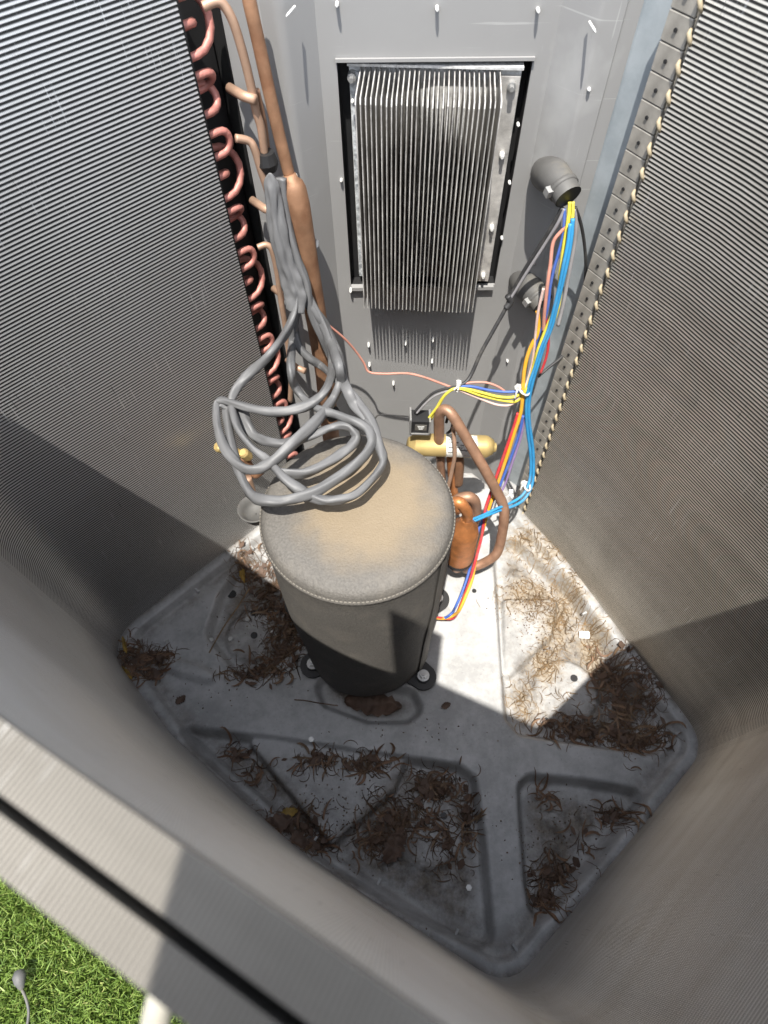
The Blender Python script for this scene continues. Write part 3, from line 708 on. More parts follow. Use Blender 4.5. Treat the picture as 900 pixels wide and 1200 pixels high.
# capillary and feeder lines next to the coil end
g_feed = 'feeder lines beside the left coil end'
pipe('feeder_line', [W(u, v, y=y) for u, v, y in ((238,8,.645),(252,2,.648),(262,6,.65),(273,25,.65),(284,60,.65),(294,100,.65),(300,130,.65),(306,150,.65),(310,180,.65))], .0042, 'copper_tan', 'tan feeder tube arching over the topmost pink return bend', 'tube', g_feed)
pipe('feeder_line', [W(u, v, y=y) for u, v, y in ((276,162,.64),(291,165,.645),(298,174,.645),(306,200,.645),(314,225,.645),(319,250,.645),(321,262,.645))], .0040, 'copper_tan', 'tan feeder tube leaving the coil halfway down its upper part', 'tube', g_feed)
pipe('feeder_line', [W(u, v, y=y) for u, v, y in ((302,290,.635),(312,287,.638),(319,294,.638),(325,320,.638),(329,350,.638),(334,380,.636),(338,410,.634),(341,440,.632),(340,470,.63)) ], .0036, 'copper_tan', 'tan feeder tube dropping behind the grey cable toward the floor', 'tube', g_feed)
pipe('feeder_line', [W(u, v, y=y) for u, v, y in ((300,105,.66),(308,140,.66),(312,170,.66),(314,195,.66))], .0036, 'copper', 'short dull copper tube beside the thin upper run of the rusty pipe', 'tube', g_feed)
for u, v, lab in ((291,116,'tan stub tube poking out of the dark post, topmost of three'),(315,248,'small tan stub tube behind the second feeder tube'),(338,351,'pale stub tube behind the third feeder tube'),(352,434,'bent tan stub tube among the lowest return bends')):
    p = Vector(W(u, v, y=.645)); v_, f_ = tube_geo([p+o3*.03, p+o3*.008, p-o3*.006+e3*.004], .0046, 10); tag(build('stub_tube', v_, f_, M['copper_tan'], smooth=True), lab, 'tube', 'stub tubes in the left corner')
# black foam stop on the feeder
v_, f_ = tube_geo([Vector(W(311,178,y=.65)), Vector(W(313,190,y=.65)), Vector(W(316,200,y=.65))], [.009, .012, .008], 10); tag(build('rubber_grommet', v_, f_, M['black']), 'black rubber lump on the feeder tube by the dark post', 'grommet')
# reversing valve
VY = .585
valve = empty('reversing_valve', W(530, 545, y=VY), 'brass reversing valve lying level behind the compressor', 'valve')
def VX(u, v=525, y=VY): return Vector(W(u, v, y=y))
v_, f_ = tube_geo([VX(478,520), VX(484,521), VX(486,521), VX(568,523.5), VX(571,523.5), VX(577,524)], [.010, .0170, .0176, .0176, .0166, .012], 24); build('valve_body', v_, f_, M['brass'], valve, smooth=True)
v_, f_ = tube_geo([VX(576,524), VX(581,524.2)], [.0085, .007], 16); build('end_cap', v_, f_, M['brass'], valve)
ax = (VX(568,523.5)-VX(486,521)).normalized(); up = Vector((0,0,1)); bk = ax.cross(up)
def wrap(x0, x1, a0, a1, r, n=10):
    c0, c1 = VX(x0, 521+(x0-486)/82*2.5), VX(x1, 521+(x1-486)/82*2.5); v = []; f = []
    for k in range(n+1):
        a = a0+(a1-a0)*k/n; off = (-bk*math.cos(a)*-1*-1 if False else -bk*math.cos(a)) + up*math.sin(a)
        v += [c0+off*r, c1+off*r]
    for k in range(n): f.append((2*k, 2*k+1, 2*k+3, 2*k+2))
    return v, f
sgn = 1
v_, f_ = wrap(522, 558, math.radians(-20), math.radians(120), .01775); 
if (VX(530)-bk).y > VX(530).y: bk = -bk; v_, f_ = wrap(522, 558, math.radians(-20), math.radians(120), .01775)
build('label_sticker', v_, f_, M['label'], valve, smooth=True)
for k in range(6):
    v_, f_ = wrap(524+(k % 2)*14, 534+(k % 2)*14+(k % 3)*2, math.radians(15+k*13), math.radians(19+k*13), .01785, 2); 
    if k == 0: pr = MB()
    pr.add(v_, f_)
pr.build('print_line', M['print'], valve)
sol = MB(); c = VX(492, 494, VY); sol.frame_box(c, ax, bk, up, .0125, .011, .0125); sb = sol.build('solenoid_coil', M['black'], valve)
br = MB(); br.frame_box(c-ax*.0138, ax, bk, up, .0012, .0125, .0165); br.frame_box(c+ax*.0138, ax, bk, up, .0012, .0125, .0145); br.frame_box(c-up*.0142, ax, bk, up, .0138, .0125, .0012); br.build('coil_bracket', M['steel'], sb)
lb = MB(); lb.frame_box(c+ax*.001-bk*.0113, ax, bk, up, .0085, .0004, .006); lb.build('coil_label', M['conduit'], sb)
wr = MB()
for k in range(3): wr.frame_box(c+ax*(.001)-bk*.0119+up*(.003-k*.003), ax, bk, up, .005-.001*k, .0002, .0006)
wr.build('coil_print', M['white'], sb)
# ports below and above the valve
for u0, v0, u1, v1, r, m_ in ((515,478,515,524,.0068,'copper'),):
    pass
pipe('port_pipe', [W(528,532,y=VY), W(530,560,y=VY-.002), W(536,600,y=VY-.005)], .0068, 'copper_orange', None, parent=valve)
pipe('port_pipe', [W(536,536,y=VY+.002), W(537,545,y=VY), W(536,566,y=VY)], .0095, 'copper_rust', None, parent=valve)
pipe('port_pipe', [W(516,534,y=VY), W(517,555,y=VY), W(520,585,y=VY)], .0068, 'copper', None, parent=valve)
# loop pipe from the valve to the canister
pipe('copper_loop_pipe', [W(u, v, y=y) for u, v, y in ((514.5,526,.582),(514.5,505,.582),(514.5,490,.582),(517,482,.58),(523,480.5,.577),(531,488,.57),(545,511,.556),(565,545,.535),(580,572,.52),(588,588,.51),(591,602,.50),(589,622,.488),(585,641,.478),(580,651,.47),(568,659,.466),(556,664,.463),(547,667,.462),(545,662,.462))], .0078, 'copper', 'bent dull copper pipe looping from brass valve round to the orange canister', 'pipe', n=14)
v_, f_ = tube_geo([Vector(W(514.5,523,y=.5815)), Vector(W(514.5,517,y=.5815))], .0098, 14); 
# canister
can = empty('copper_canister', W(545, 655, y=.46), 'orange copper canister standing beside the compressor top edge', 'canister')
a_ = Vector(W(547, 607, y=.462)); b_ = Vector((a_.x, a_.y, W(546, 668, y=.462)[2]))
v_, f_ = tube_geo([a_+(b_-a_)*t for t in (0, .02, .10, .16, .24, .55, .72, .78, .82, .95)], [.0080, .0090, .0120, .0195, .0222, .0228, .0228, .0210, .015, .0095], 24); build('can_body', v_, f_, M['copper_orange'], can, smooth=True)
v_, f_ = tube_geo([a_+(b_-a_)*t for t in (.70, .755)], [.0234, .0230], 24); build('band', v_, f_, M['black'], can, smooth=True)
pipe('neck_bend', [tuple(a_+Vector((0,0,-.004))), tuple(a_+Vector((0,0,.012))), W(540,590,y=.465), W(532,589,y=.468), W(525,592,y=.47)], .0085, 'copper_orange', None, parent=can)
pipe('copper_elbow', [W(u, v, y=y) for u, v, y in ((530,590,.49),(540,584,.495),(551,583,.495),(557,590,.495),(557,602,.493),(554,614,.49))], .0085, 'copper', 'dull copper elbow curling just above the orange canister', 'pipe')
# service valves with caps, left of the compressor behind the cable
pipe('capillary_tube', [W(u, v, y=y) for u, v, y in ((531,500,.575),(533,530,.56),(530,550,.555),(524,575,.55),(518,600,.55))], .0030, 'copper_tan', 'thin pinkish copper capillary running down in front of the brass valve', 'tube')
pipe('capillary_tube', [W(u, v, y=y) for u, v, y in ((523,495,.59),(526,487,.59),(530,493,.588),(529,503,.588),(524,508,.588))], .0022, 'w_black', 'small dark wire curl between valve coil and loop pipe', 'wire')
sv = empty('service_valve', W(290, 545, y=.545), 'brass service fittings half hidden behind the grey cable loops', 'valve')
for (u, v), (du, dv), r in (((253,523),(14,4),.0075), ((284,530),(8,6),.0075), ((262,522),(30,14),.005)):
    p = Vector(W(u, v, y=.53)); q = Vector(W(u+du, v+dv, y=.535)); v_, f_ = tube_geo([p, p+(q-p)*.15, p+(q-p)*.8, q], [r*.7, r, r, r*.8], 10); build('fitting', v_, f_, M['brass'], sv)
pipe('fitting_pipe', [W(u, v, y=y) for u, v, y in ((286,535,.535),(293,548,.535),(299,556,.53),(305,552,.53),(309,545,.53))], .0065, 'copper_rust', None, parent=sv)
pipe('fitting_pipe', [W(u, v, y=y) for u, v, y in ((289,560,.52),(294,575,.515),(297,590,.51))], .0075, 'copper_tan', None, parent=sv)
cupc = Vector(W(298, 596, y=.485)); cup = empty('grey_cup', tuple(cupc-Vector((0,0,.03))), 'shallow grey rubber cup at the left edge of the compressor', 'cap')
v_ = []; f_ = []; cpf = [(.001,-.030),(.011,-.030),(.014,-.026),(.020,-.012),(.0245,0),(.0250,.002),(.0225,.002),(.018,-.009),(.012,-.014),(.001,-.015)]
for j, (r, z) in enumerate(cpf):
    for k in range(28): v_.append((cupc.x+r*math.cos(2*math.pi*k/28), cupc.y+r*math.sin(2*math.pi*k/28), cupc.z+z))
for j in range(len(cpf)-1):
    for k in range(28): f_.append((j*28+k, j*28+(k+1) % 28, (j+1)*28+(k+1) % 28, (j+1)*28+k))
build('cup_wall', v_, f_, M['conduit'], cup, smooth=True)
# ------------------------------------------------------------------ grey fan cable
def cab(L, r0, name, ox=230, oy=330, k=3.4615, seed=1, n=16, fold=1.0):
    pts = []
    for q in L:
        u, v = ox+q[0]/k, oy+q[1]/k
        pts.append(W(u, v, **({'z': q[2]} if q[2] < 5 else {'y': q[2]-10})))
    P = smooth_path(pts, 8); m = len(P); rs = random.Random(seed)
    ph = rs.uniform(0, 6)
    rr0 = np.interp(np.linspace(0, 1, m), np.linspace(0, 1, len(r0)), r0) if hasattr(r0, '__len__') else [r0]*m
    rad = [rr0[i] for i in range(m)]
    sq = [1.14+.14*math.sin(i*.11+ph) for i in range(m)]
    v, f = tube_geo(P, rad, n, True, sq)
    for i in range(m):
        for k2 in range(n):
            q = v[i*n+k2]; d = q-P[i]; a = 2*math.pi*k2/n
            g = 1+fold*(.42*mnoise.noise(Vector((math.cos(a)*1.3, math.sin(a)*1.3, i*.085+seed*7.3)))+.22*mnoise.noise(Vector((math.cos(a)*2.6, math.sin(a)*2.6, i*.19+seed*3.1))))
            v[i*n+k2] = P[i]+d*g
    return build(name, v, f, M['sleeve'], cable, smooth=True)
cable = empty('fan_cable', (CX-.02, CY+.05, CH), 'grey sleeved fan cable coiled in loose loops over the compressor top', 'cable')
T_ = CH+.042
cab([(400,0,10.60),(405,90,10.588),(375,190,10.565),(310,280,.50),(220,370,.478),(160,440,.468),(142,500,.46),(165,590,.462),(225,670,.458),(290,725,.455),(350,790,T_+.004),(420,845,T_),(490,880,T_),(550,890,T_),(640,866,T_),(715,800,T_),(755,740,T_+.002),(745,680,T_+.006),(705,560,.466),(640,470,.470),(595,410,.475),(575,330,.50),(540,240,10.58),(490,140,10.59),(440,60,10.597),(415,0,10.60)], .0052, 'cable_run', seed=1)
cab([(452,60,10.60),(500,150,10.59),(540,250,10.575),(552,340,10.56),(530,430,.475),(470,490,.472),(380,525,.47),(280,525,.468),(180,503,.466),(110,482,.462),(82,500,.458),(86,590,.456),(118,680,.455),(175,745,.455),(240,762,.456),(310,730,.462),(400,650,.470),(490,562,.472),(550,480,.464),(585,390,.475),(575,290,10.585),(530,190,10.60),(480,110,10.605),(430,30,10.605)], .0051, 'cable_run', seed=2)
cab([(120,520,.45),(150,690,.448),(185,800,.446),(225,865,.446),(280,888,T_+.006),(370,888,T_+.004),(480,853,T_+.004),(590,785,T_+.006),(670,715,T_+.009),(712,650,T_+.012),(695,600,T_+.016),(640,565,.470),(565,540,.468),(500,520,.466),(440,475,.45),(400,420,.46),(386,350,.485),(386,260,10.585),(400,150,10.592),(412,60,10.598),(412,0,10.60)], .0054, 'cable_run', seed=3)
cab([(345,778,T_),(430,778,T_),(520,740,T_),(600,692,T_),(648,640,T_+.002),(640,600,T_+.008),(600,585,T_+.010),(530,597,T_+.008),(450,630,T_+.008),(370,655,.456),(300,652,.454),(240,630,.444),(205,575,.448),(180,520,.45),(120,500,.455),(100,492,.457)], .0057, 'cable_run', seed=4)
cab([(395,160,10.60),(415,260,10.585),(460,310,10.58),(520,350,10.575),(600,430,.47),(660,500,.455),(700,580,.466),(722,640,.462)], .0046, 'cable_tail', seed=5)
# crumpled sleeve where the cable comes down the corner
slv = cab([(300,-440,10.622),(306,-390,10.621),(318,-300,10.618),(334,-200,10.612),(362,-90,10.605),(392,0,10.598),(404,60,10.592),(398,120,10.585)], [.001,.0055,.0080,.0092,.0096,.0096,.0090,.0080], 'cable_sleeve', seed=7, n=32, fold=1.2)
cab([(345,-420,10.628),(352,-330,10.624),(372,-220,10.617),(412,-90,10.607),(446,10,10.60),(462,110,10.592),(505,220,10.585),(560,330,10.575),(600,420,.476),(640,500,.468),(690,560,.465)], .0046, 'cable_run', seed=8)
bt = MB(); bt.tube([W(230+548/3.4615, 330+528/3.4615, z=.4375), W(230+562/3.4615, 330+548/3.4615, z=.4365)], .0092, 14); bt.build('tape_band', M['black'], cable)

# ------------------------------------------------------------------ conduits
def conduit(name, pts, radii, label):
    o = empty(name, pts[0], label, 'conduit', 'black conduit elbows on the corner panel')
    v, f = tube_geo(smooth_path(pts, 5), np.interp(np.linspace(0, 1, 5*(len(pts)-1)+1), np.linspace(0, 1, len(radii)), radii).tolist(), 20, cap=False); build('elbow', v, f, M['conduit'], o, smooth=True)
    p, q = Vector(pts[-2]), Vector(pts[-1]); d = (q-p).normalized()
    v, f = tube_geo([q-d*.0005, q-d*.002], radii[-1]*.93, 18); build('mouth', v, f, M['black'], o)
    m = p+(q-p)*.1
    v, f = tube_geo([m-d*.003, m-d*.0025, m+d*.0025, m+d*.003], [radii[-1]*1.02, radii[-1]*1.14, radii[-1]*1.14, radii[-1]*1.02], 20); b = build('clamp_band', v, f, M['conduit'], o, smooth=True)
    s = d.cross(Vector((0,0,1))).normalized(); mb = MB(); mb.frame_box(m+s*radii[-1]*1.25, d, s, d.cross(s), .004, .003, .004); mb.build('clamp_screw', M['steel'], b)
    return o
conduit('conduit_elbow', [W(640,203,y=.690), W(644,205,y=.675), W(650,209,y=.655), W(659,219,y=.638), W(666,231,y=.626)], [.0178, .0182, .0178, .0152, .0145], 'upper black conduit elbow with yellow wires coming out')
conduit('conduit_elbow', [W(612,328,y=.700), W(615,332,y=.685), W(620,338,y=.668), W(629,347,y=.652), W(636,356,y=.642)], [.018, .0185, .018, .0155, .0145], 'lower black conduit elbow with pink and navy wires')

# ------------------------------------------------------------------ wires (each one a thing)
def wire(L, mat, label, r=.0020, o=(470,160,3.427), group='wires from the conduit elbows'):
    pts = [W(o[0]+a/o[2], o[1]+b/o[2], y=y) for a, b, y in L]
    P = smooth_path(pts, 6); v, f = tube_geo(P, r*.88, 8)
    return tag(build('wire', v, f, M[mat], smooth=True), label, 'wire', group)
wire([(678,262,.628),(672,330,.622),(655,430,.615),(640,540,.608),(632,620,.603),(612,700,.598),(575,790,.594),(545,870,.59),(525,950,.584),(500,1015,.578),(455,1045,.576),(390,1045,.578),(310,1025,.582),(230,1008,.585),(180,1035,.584),(150,1080,.583),(108,1135,.583)], 'w_yellow', 'yellow wire from upper conduit, dropping and turning left to the valve coil', .0024)
wire([(690,262,.626),(688,330,.62),(668,430,.613),(650,540,.606),(640,640,.60),(622,720,.596),(585,795,.592),(550,860,.588),(535,930,.584),(505,1010,.577),(470,1060,.575),(420,1062,.577),(320,1040,.581),(228,1012,.584),(170,1045,.585),(120,1135,.584)], 'w_yellow', 'second yellow wire, hanging slightly lower where it turns left', .0022)
wire([(690,330,.616),(682,420,.61),(664,520,.604),(645,600,.60),(625,690,.596),(603,770,.592),(575,840,.588),(552,910,.584),(528,990,.579),(515,1060,.576),(514,1130,.572),(522,1200,.568),(530,1260,.563),(532,1330,.556),(527,1395,.545),(500,1450,.53),(460,1480,.515),(400,1500,.50),(350,1520,.485),(290,1545,.472)], 'w_blue', 'bright blue wire from upper conduit bending left near the floor, outer strand', .0027)
wire([(680,350,.614),(670,430,.608),(652,520,.602),(634,610,.598),(615,690,.594),(592,775,.59),(562,850,.586),(540,920,.582),(516,990,.577),(504,1060,.574),(503,1130,.57),(510,1200,.566),(518,1260,.561),(521,1330,.554),(514,1390,.543),(488,1440,.528),(440,1472,.513),(390,1492,.498),(330,1520,.483),(285,1538,.472)], 'w_blue', 'bright blue wire beside it, inner strand of the pair', .0025)
wire([(655,290,.628),(655,350,.624),(648,410,.62),(632,470,.616),(612,540,.612),(598,610,.608),(590,680,.604),(570,760,.60),(552,800,.60),(535,860,.597)], 'w_navy', 'navy blue wire between pink wire and yellow wires', .0022)
wire([(664,362,.622),(640,385,.622),(616,415,.621),(606,450,.618),(600,510,.612),(590,580,.606),(582,650,.602),(575,720,.599),(572,780,.597)], 'w_pink', 'salmon pink wire kinked below the upper conduit', .0025)
wire([(572,610,.606),(560,660,.604),(548,720,.601),(540,790,.598),(532,870,.594),(520,940,.588),(495,1010,.579),(450,1072,.576),(390,1078,.578),(310,1050,.582),(228,1016,.585)], 'w_pale', 'pale pink wire sagging lowest in the bundle going left', .0020)
wire([(585,690,.604),(582,730,.603),(588,760,.602),(592,830,.598),(582,890,.594),(560,950,.59)], 'w_red', 'red wire glimpsed behind blue wires beside the galvanised post', .0020)
wire([(548,700,.606),(552,760,.602),(545,800,.599),(528,830,.597),(508,880,.593),(495,940,.587),(490,1000,.58),(487,1060,.573),(478,1120,.567),(455,1190,.56),(430,1270,.55),(400,1360,.538),(372,1440,.525),(345,1520,.51),(322,1610,.49),(300,1700,.465),(285,1780,.44),(258,1850,.415),(232,1905,.392),(205,1925,.375),(170,1935,.372),(120,1930,.370)], 'w_orange', 'thick orange-yellow wire running down to the floor right of the compressor', .0030)
wire([(470,1110,.57),(448,1180,.562),(420,1260,.552),(388,1350,.54),(360,1430,.527),(338,1500,.513),(325,1600,.49),(302,1690,.466),(280,1770,.443),(252,1850,.418),(225,1915,.392),(205,1935,.374),(170,1935,.372),(120,1930,.370)], 'w_red', 'red wire running beside the orange-yellow wire down to the floor', .0027)
wire([(490,1120,.572),(475,1190,.565),(448,1270,.555),(418,1350,.544),(385,1430,.53),(350,1500,.514),(318,1560,.50),(296,1640,.478),(272,1750,.448),(245,1830,.42),(218,1890,.395),(203,1915,.376),(170,1935,.372),(120,1930,.370)], 'w_navy', 'navy wire running under the red wire down to the floor', .0026)
wire([(495,1130,.574),(480,1210,.566),(450,1300,.555),(420,1390,.543),(395,1440,.533)], 'w_purple', 'dull purple wire hidden beside the navy wire near the tab strip', .0022)
wire([(648,285,.63),(620,340,.63),(565,430,.633),(500,530,.636),(450,620,.637),(420,690,.632),(370,780,.622),(320,870,.61),(285,950,.598),(262,985,.59),(230,1002,.586)], 'w_black', 'black cable slanting down left from the upper conduit', .0031)
wire([(656,290,.628),(632,345,.627),(580,430,.63),(515,530,.633),(462,615,.635),(432,660,.634)], 'w_grey', 'grey wire joining the slanting black cable at its splice', .0024)
wire([(428,640,.6345),(440,665,.634),(420,690,.631)], 'w_black', 'black splice sleeve on the slanting cable', .0046)
wire([(700,285,.626),(722,350,.63),(736,430,.634),(742,520,.636),(736,610,.636),(715,710,.634),(690,790,.63),(675,845,.625),(640,890,.618),(590,930,.61),(550,965,.6)], 'w_black', 'thin black wire bowed against the galvanised post', .0022)
wire([(695,290,.626),(702,350,.624),(696,430,.62),(680,520,.614),(665,600,.61),(650,680,.604),(630,760,.598)], 'w_grey', 'grey wire hugging the right side of the blue wires', .0026)
wire([(222,1005,.586),(180,1012,.588),(130,1030,.589),(90,1065,.588),(55,1105,.586)], 'w_black', 'black wire curving left to the valve coil terminal', .0021)
wire([(222,1012,.585),(185,1022,.587),(135,1042,.588),(95,1075,.587),(62,1112,.585)], 'w_grey', 'grey wire beside it on the valve coil terminal', .0019)
wire([(230,1002,.586),(290,1005,.584),(350,1018,.582),(420,1026,.579),(490,1022,.576)], 'w_navy', 'short navy wire bridging the two white cable ties', .0021)
wire([(230,998,.588),(280,988,.588),(340,988,.587),(390,1005,.585),(425,1030,.583)], 'w_pink', 'pink wire arching over the two white cable ties', .0018)
wire([(490,140,.615),(540,180,.632),(600,230,.64),(645,280,.645),(680,330,.645),(700,366,.642),(760,374,.638),(850,372,.632),(915,385,.62),(985,410,.60),(1038,430,.588)], 'w_pink', 'long thin salmon wire crossing in front of the panel from the grey cable', .0019, (230,330,3.4615))
wire([(168,228,.59),(120,222,.60),(50,218,.608),(12,220,.61),(0,232,.61)], 'w_black', 'thin dark wire pointing left from the valve coil bracket', .0012, (440,430,3.873))
# cable ties
def tie(u, v, y, r, label, tilt=(1,0,.2), L=0.012):
    c = Vector(W(u, v, y=y)); ax_ = Vector(tilt).normalized(); s1 = ax_.cross(Vector((0,0,1))).normalized(); s2 = ax_.cross(s1)
    pts = [c+s1*math.cos(a)*r+s2*math.sin(a)*r for a in np.linspace(0, 2*math.pi, 17)]
    o = empty('cable_tie', tuple(c), label, 'cable tie', 'white cable ties on the wires')
    m = MB(); m.tube(pts, .0016, 6); m.build('loop', M['white'], o, smooth=True)
    m = MB(); m.frame_box(c+s2*(-r-.002), ax_, s1, s2, .003, .003, .003); m.build('head', M['white'], o)
    m = MB(); m.tube(smooth_path([c-s2*(r+.002), c-s2*(r+.002)+s1*.006-ax_*L*.3, c-s2*(r-.002)+s1*.008-ax_*L], 4), .0012, 4); m.build('tail', M['white'], o)
tie(536, 454, .586, .006, 'white cable tie at the left end of the yellow bundle', (1,0,-.1), .006)
tie(614, 457, .578, .0085, 'white cable tie where the bundle leaves the vertical wires', (.5,0,.85), .012)
tie(618, 570, .54, .007, 'white cable tie on the blue pair at its bottom bend', (.6,-.2,.7), .008)
tie(600, 580, .527, .0055, 'white tag-like tie left of the blue bend', (.9,-.2,.3), .010)

# ------------------------------------------------------------------ debris
def needles(name, clusters, mat, label, lmin=.010, lmax=.046, rad=.0005, heap=.006, mult=.55):
    U = []
    for (u, v, ru, rv, cnt) in clusters:
        c = int(cnt*mult); cx, cy, _ = W(u, v, z=-.02); ax_ = abs(W(u+ru, v, z=-.02)[0]-cx); ay_ = abs(W(u, v+rv, z=-.02)[1]-cy)
        q = rng.normal(0, .52, (c, 2)); U.append(np.c_[cx+q[:, 0]*ax_, cy+q[:, 1]*ay_, heap*np.exp(-1.2*(q**2).sum(1))*rng.uniform(0, 1, c)])
    P0 = np.concatenate(U); n = len(P0); K = 7
    L_ = rng.uniform(lmin, lmax, n)/S; th = rng.uniform(0, 2*np.pi, n); cu = rng.normal(0, 1.3, n)+rng.choice([-1.6, 0, 0, 2.0], n)*rng.uniform(.4, 1.6, n)
    x = P0[:, 0]; y = P0[:, 1]; lift = rng.normal(0, .12, n); z = P0[:, 2].copy(); r = rad*rng.uniform(.6, 1.5, n)
    x = x-np.cos(th+cu*.5)*L_*.5; y = y-np.sin(th+cu*.5)*L_*.5; rings = []; taper = [.5, .9, 1, 1, .95, .8, .35]
    for k in range(K):
        g = hgt(x, y)+.0008; zz = np.maximum(g, g+z)
        nx, ny = -np.sin(th), np.cos(th); rr = r*taper[k]
        rings.append(np.stack([np.c_[x+nx*rr, y+ny*rr, zz-rr*.5], np.c_[x-nx*rr, y-ny*rr, zz-rr*.5], np.c_[x, y, zz+rr]], 1))
        x = x+np.cos(th)*L_/K; y = y+np.sin(th)*L_/K; z = z+lift*L_/K+rng.normal(0, .0006, n); th = th+cu/K
    V = np.stack(rings, 1).reshape(-1, 3); base = np.arange(n)[:, None]*K*3
    F = []
    for k in range(K-1):
        for a_, b_ in ((0, 1), (1, 2), (2, 0)):
            F.append(np.stack([base[:, 0]+k*3+a_, base[:, 0]+k*3+b_, base[:, 0]+k*3+3+b_, base[:, 0]+k*3+3+a_], 1))
    return tag(build(name, V, np.concatenate(F), M[mat]), label, 'debris', None, 'stuff')
needles('pine_needles', HEAP['left'], 'needle', 'brown pine needle litter heaped left of the compressor')
needles('pine_needles', HEAP['corner'], 'needle', 'brown needle litter in the far left corner of the pan')
needles('pine_needles', HEAP['front'], 'needle', 'brown needle litter in the front pocket around the low triangle')
needles('pine_needles', HEAP['right_dark'], 'needle', 'dark needle litter in the shaded tip of the right pocket')
needles('pine_needles', HEAP['near_right'], 'needle', 'sparse needle litter in the small near right pocket')
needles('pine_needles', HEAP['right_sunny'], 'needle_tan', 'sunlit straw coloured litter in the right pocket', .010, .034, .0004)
needles('dirt_crumbs', [(625,705,40,30,500),(640,760,26,40,220),(430,960,130,70,500),(650,990,60,60,300),(320,720,50,70,350),(740,820,34,70,300),(480,860,120,16,60),(250,800,60,50,60)], 'needle', 'fine dark crumbs scattered over the pan pockets', .001, .004, .0008, .001)
def shreds(clusters, label):
    MBs = MB()
    for (u, v, ru, rv, cnt) in clusters:
        for _ in range(int(cnt*.10)):
            x, y, _z = W(u+random.gauss(0, .45)*ru, v+random.gauss(0, .45)*rv, z=-.02); z = h1(x, y)+random.uniform(.001, .007)
            th = random.uniform(0, 6.28); l = random.uniform(.003, .010); w_ = l*random.uniform(.3, .7); t = random.gauss(0, .4)
            d = Vector((math.cos(th), math.sin(th), t)); q = Vector((-math.sin(th), math.cos(th), random.gauss(0, .4))); c = Vector((x, y, z))
            MBs.add([c-d*l, c-d*l*.2+q*w_, c+d*l*.7+q*w_*.5, c+d*l, c+d*l*.3-q*w_, c-d*l*.6-q*w_*.6], [(0,1,2),(0,2,3),(0,3,4),(0,4,5)])
    return tag(MBs.build('leaf_shreds', M['leaf']), label, 'debris', None, 'stuff')
def strips(clusters, label, n):
    MBs = MB()
    for _ in range(n):
        u, v, ru, rv, c = random.choice(clusters); x, y, _z = W(u+random.gauss(0, .6)*ru, v+random.gauss(0, .6)*rv, z=-.02)
        th = random.uniform(0, 6.28); L_ = random.uniform(.012, .042); cu = random.choice((-1, 1))*random.uniform(.3, 3.4); w_ = random.uniform(.0008, .0024); K = 8; vv = []; z0 = random.uniform(.002, .007); up_ = random.uniform(0, .003)
        for k in range(K):
            t = k/(K-1); ww = w_*math.sin(math.pi*min(1, .12+t*.86))**.6; z = h1(x, y)+z0+up_*math.sin(t*math.pi); tw = .7*math.sin(t*4+th)
            for sg in (-1, 0, 1): vv.append((x-math.sin(th)*ww*sg*math.cos(tw), y+math.cos(th)*ww*sg*math.cos(tw), z+ww*sg*math.sin(tw)-(ww*.5 if sg == 0 else 0)))
            x += math.cos(th)*L_/K; y += math.sin(th)*L_/K; th += cu/K
        MBs.add(vv, [(k*3+j, k*3+j+1, k*3+j+4, k*3+j+3) for k in range(K-1) for j in (0, 1)])
    return tag(MBs.build('leaf_strips', M['leaf_brown'], smooth=True), label, 'debris', None, 'stuff')
strips(HEAP['left']+HEAP['corner'], 'curled brown leaf strips lying on the litter at left', 150)
strips(HEAP['front']+HEAP['front']+HEAP['near_right'], 'curled brown leaf strips lying on the near litter', 230)
strips(HEAP['right_dark'], 'curled brown leaf strips lying on the dark right litter', 130)
shreds(HEAP['left']+HEAP['corner'], 'torn brown leaf bits mixed into the needle heaps at left')
shreds(HEAP['front']+HEAP['near_right'], 'torn brown leaf bits mixed into the near needle heaps')
shreds(HEAP['right_dark'], 'torn brown leaf bits mixed into the dark right heap')
def leaf(u, v, size, rot, mat, label, zoff=.004, asp=.55, group='dead leaves on the pan', curl=.3):
    x, y, _ = W(u, v, z=-.008); n, m_ = 17, 9; vv = []; ff = []
    for i in range(n):
        t = i/(n-1); wd = size*asp*math.sin(math.pi*min(1, t*.94+.03))**.7*(1+.18*math.sin(i*2.1+rot))
        for j in range(m_):
            s = (j/(m_-1)-.5)*2; lx = (t-.5)*2*size; ly = s*wd
            lz = zoff + curl*size*(s*s*.6+.25*math.sin(t*5+rot)*s) + .1*size*math.sin(t*4) + .30*size*mnoise.noise(Vector((lx*90, ly*90, rot*7)))
            ly *= 1+.35*mnoise.noise(Vector((lx*160, rot*5, s)))
            vv.append((x+lx*math.cos(rot)-ly*math.sin(rot), y+lx*math.sin(rot)+ly*math.cos(rot), h1(x, y)+max(lz, .001)))
    for i in range(n-1):
        for j in range(m_-1): ff.append((i*m_+j, i*m_+j+1, (i+1)*m_+j+1, (i+1)*m_+j))
    o = build('leaf', vv, ff, M[mat], smooth=True); so2 = o.modifiers.new('thick', 'SOLIDIFY'); so2.thickness = .0006
    return tag(o, label, 'leaf', group)
leaf(437, 824, .046, -.12, 'leaf', 'large crumpled brown leaf in the hollow in front of the compressor', .005, .42, curl=.35)
leaf(462, 992, .024, 1.0, 'leaf', 'dark broad leaf at the near end of the front needle heap', .006, .6)
leaf(325, 968, .024, .4, 'leaf', 'small brown leaf in the needles along the near left lip', .004)
leaf(352, 990, .02, 1.9, 'leaf', 'tiny dark leaf at the lower end of the near left litter', .004)
leaf(337, 951, .013, .2, 'leaf_yellow', 'small yellow leaf scrap on the near left litter', .006)
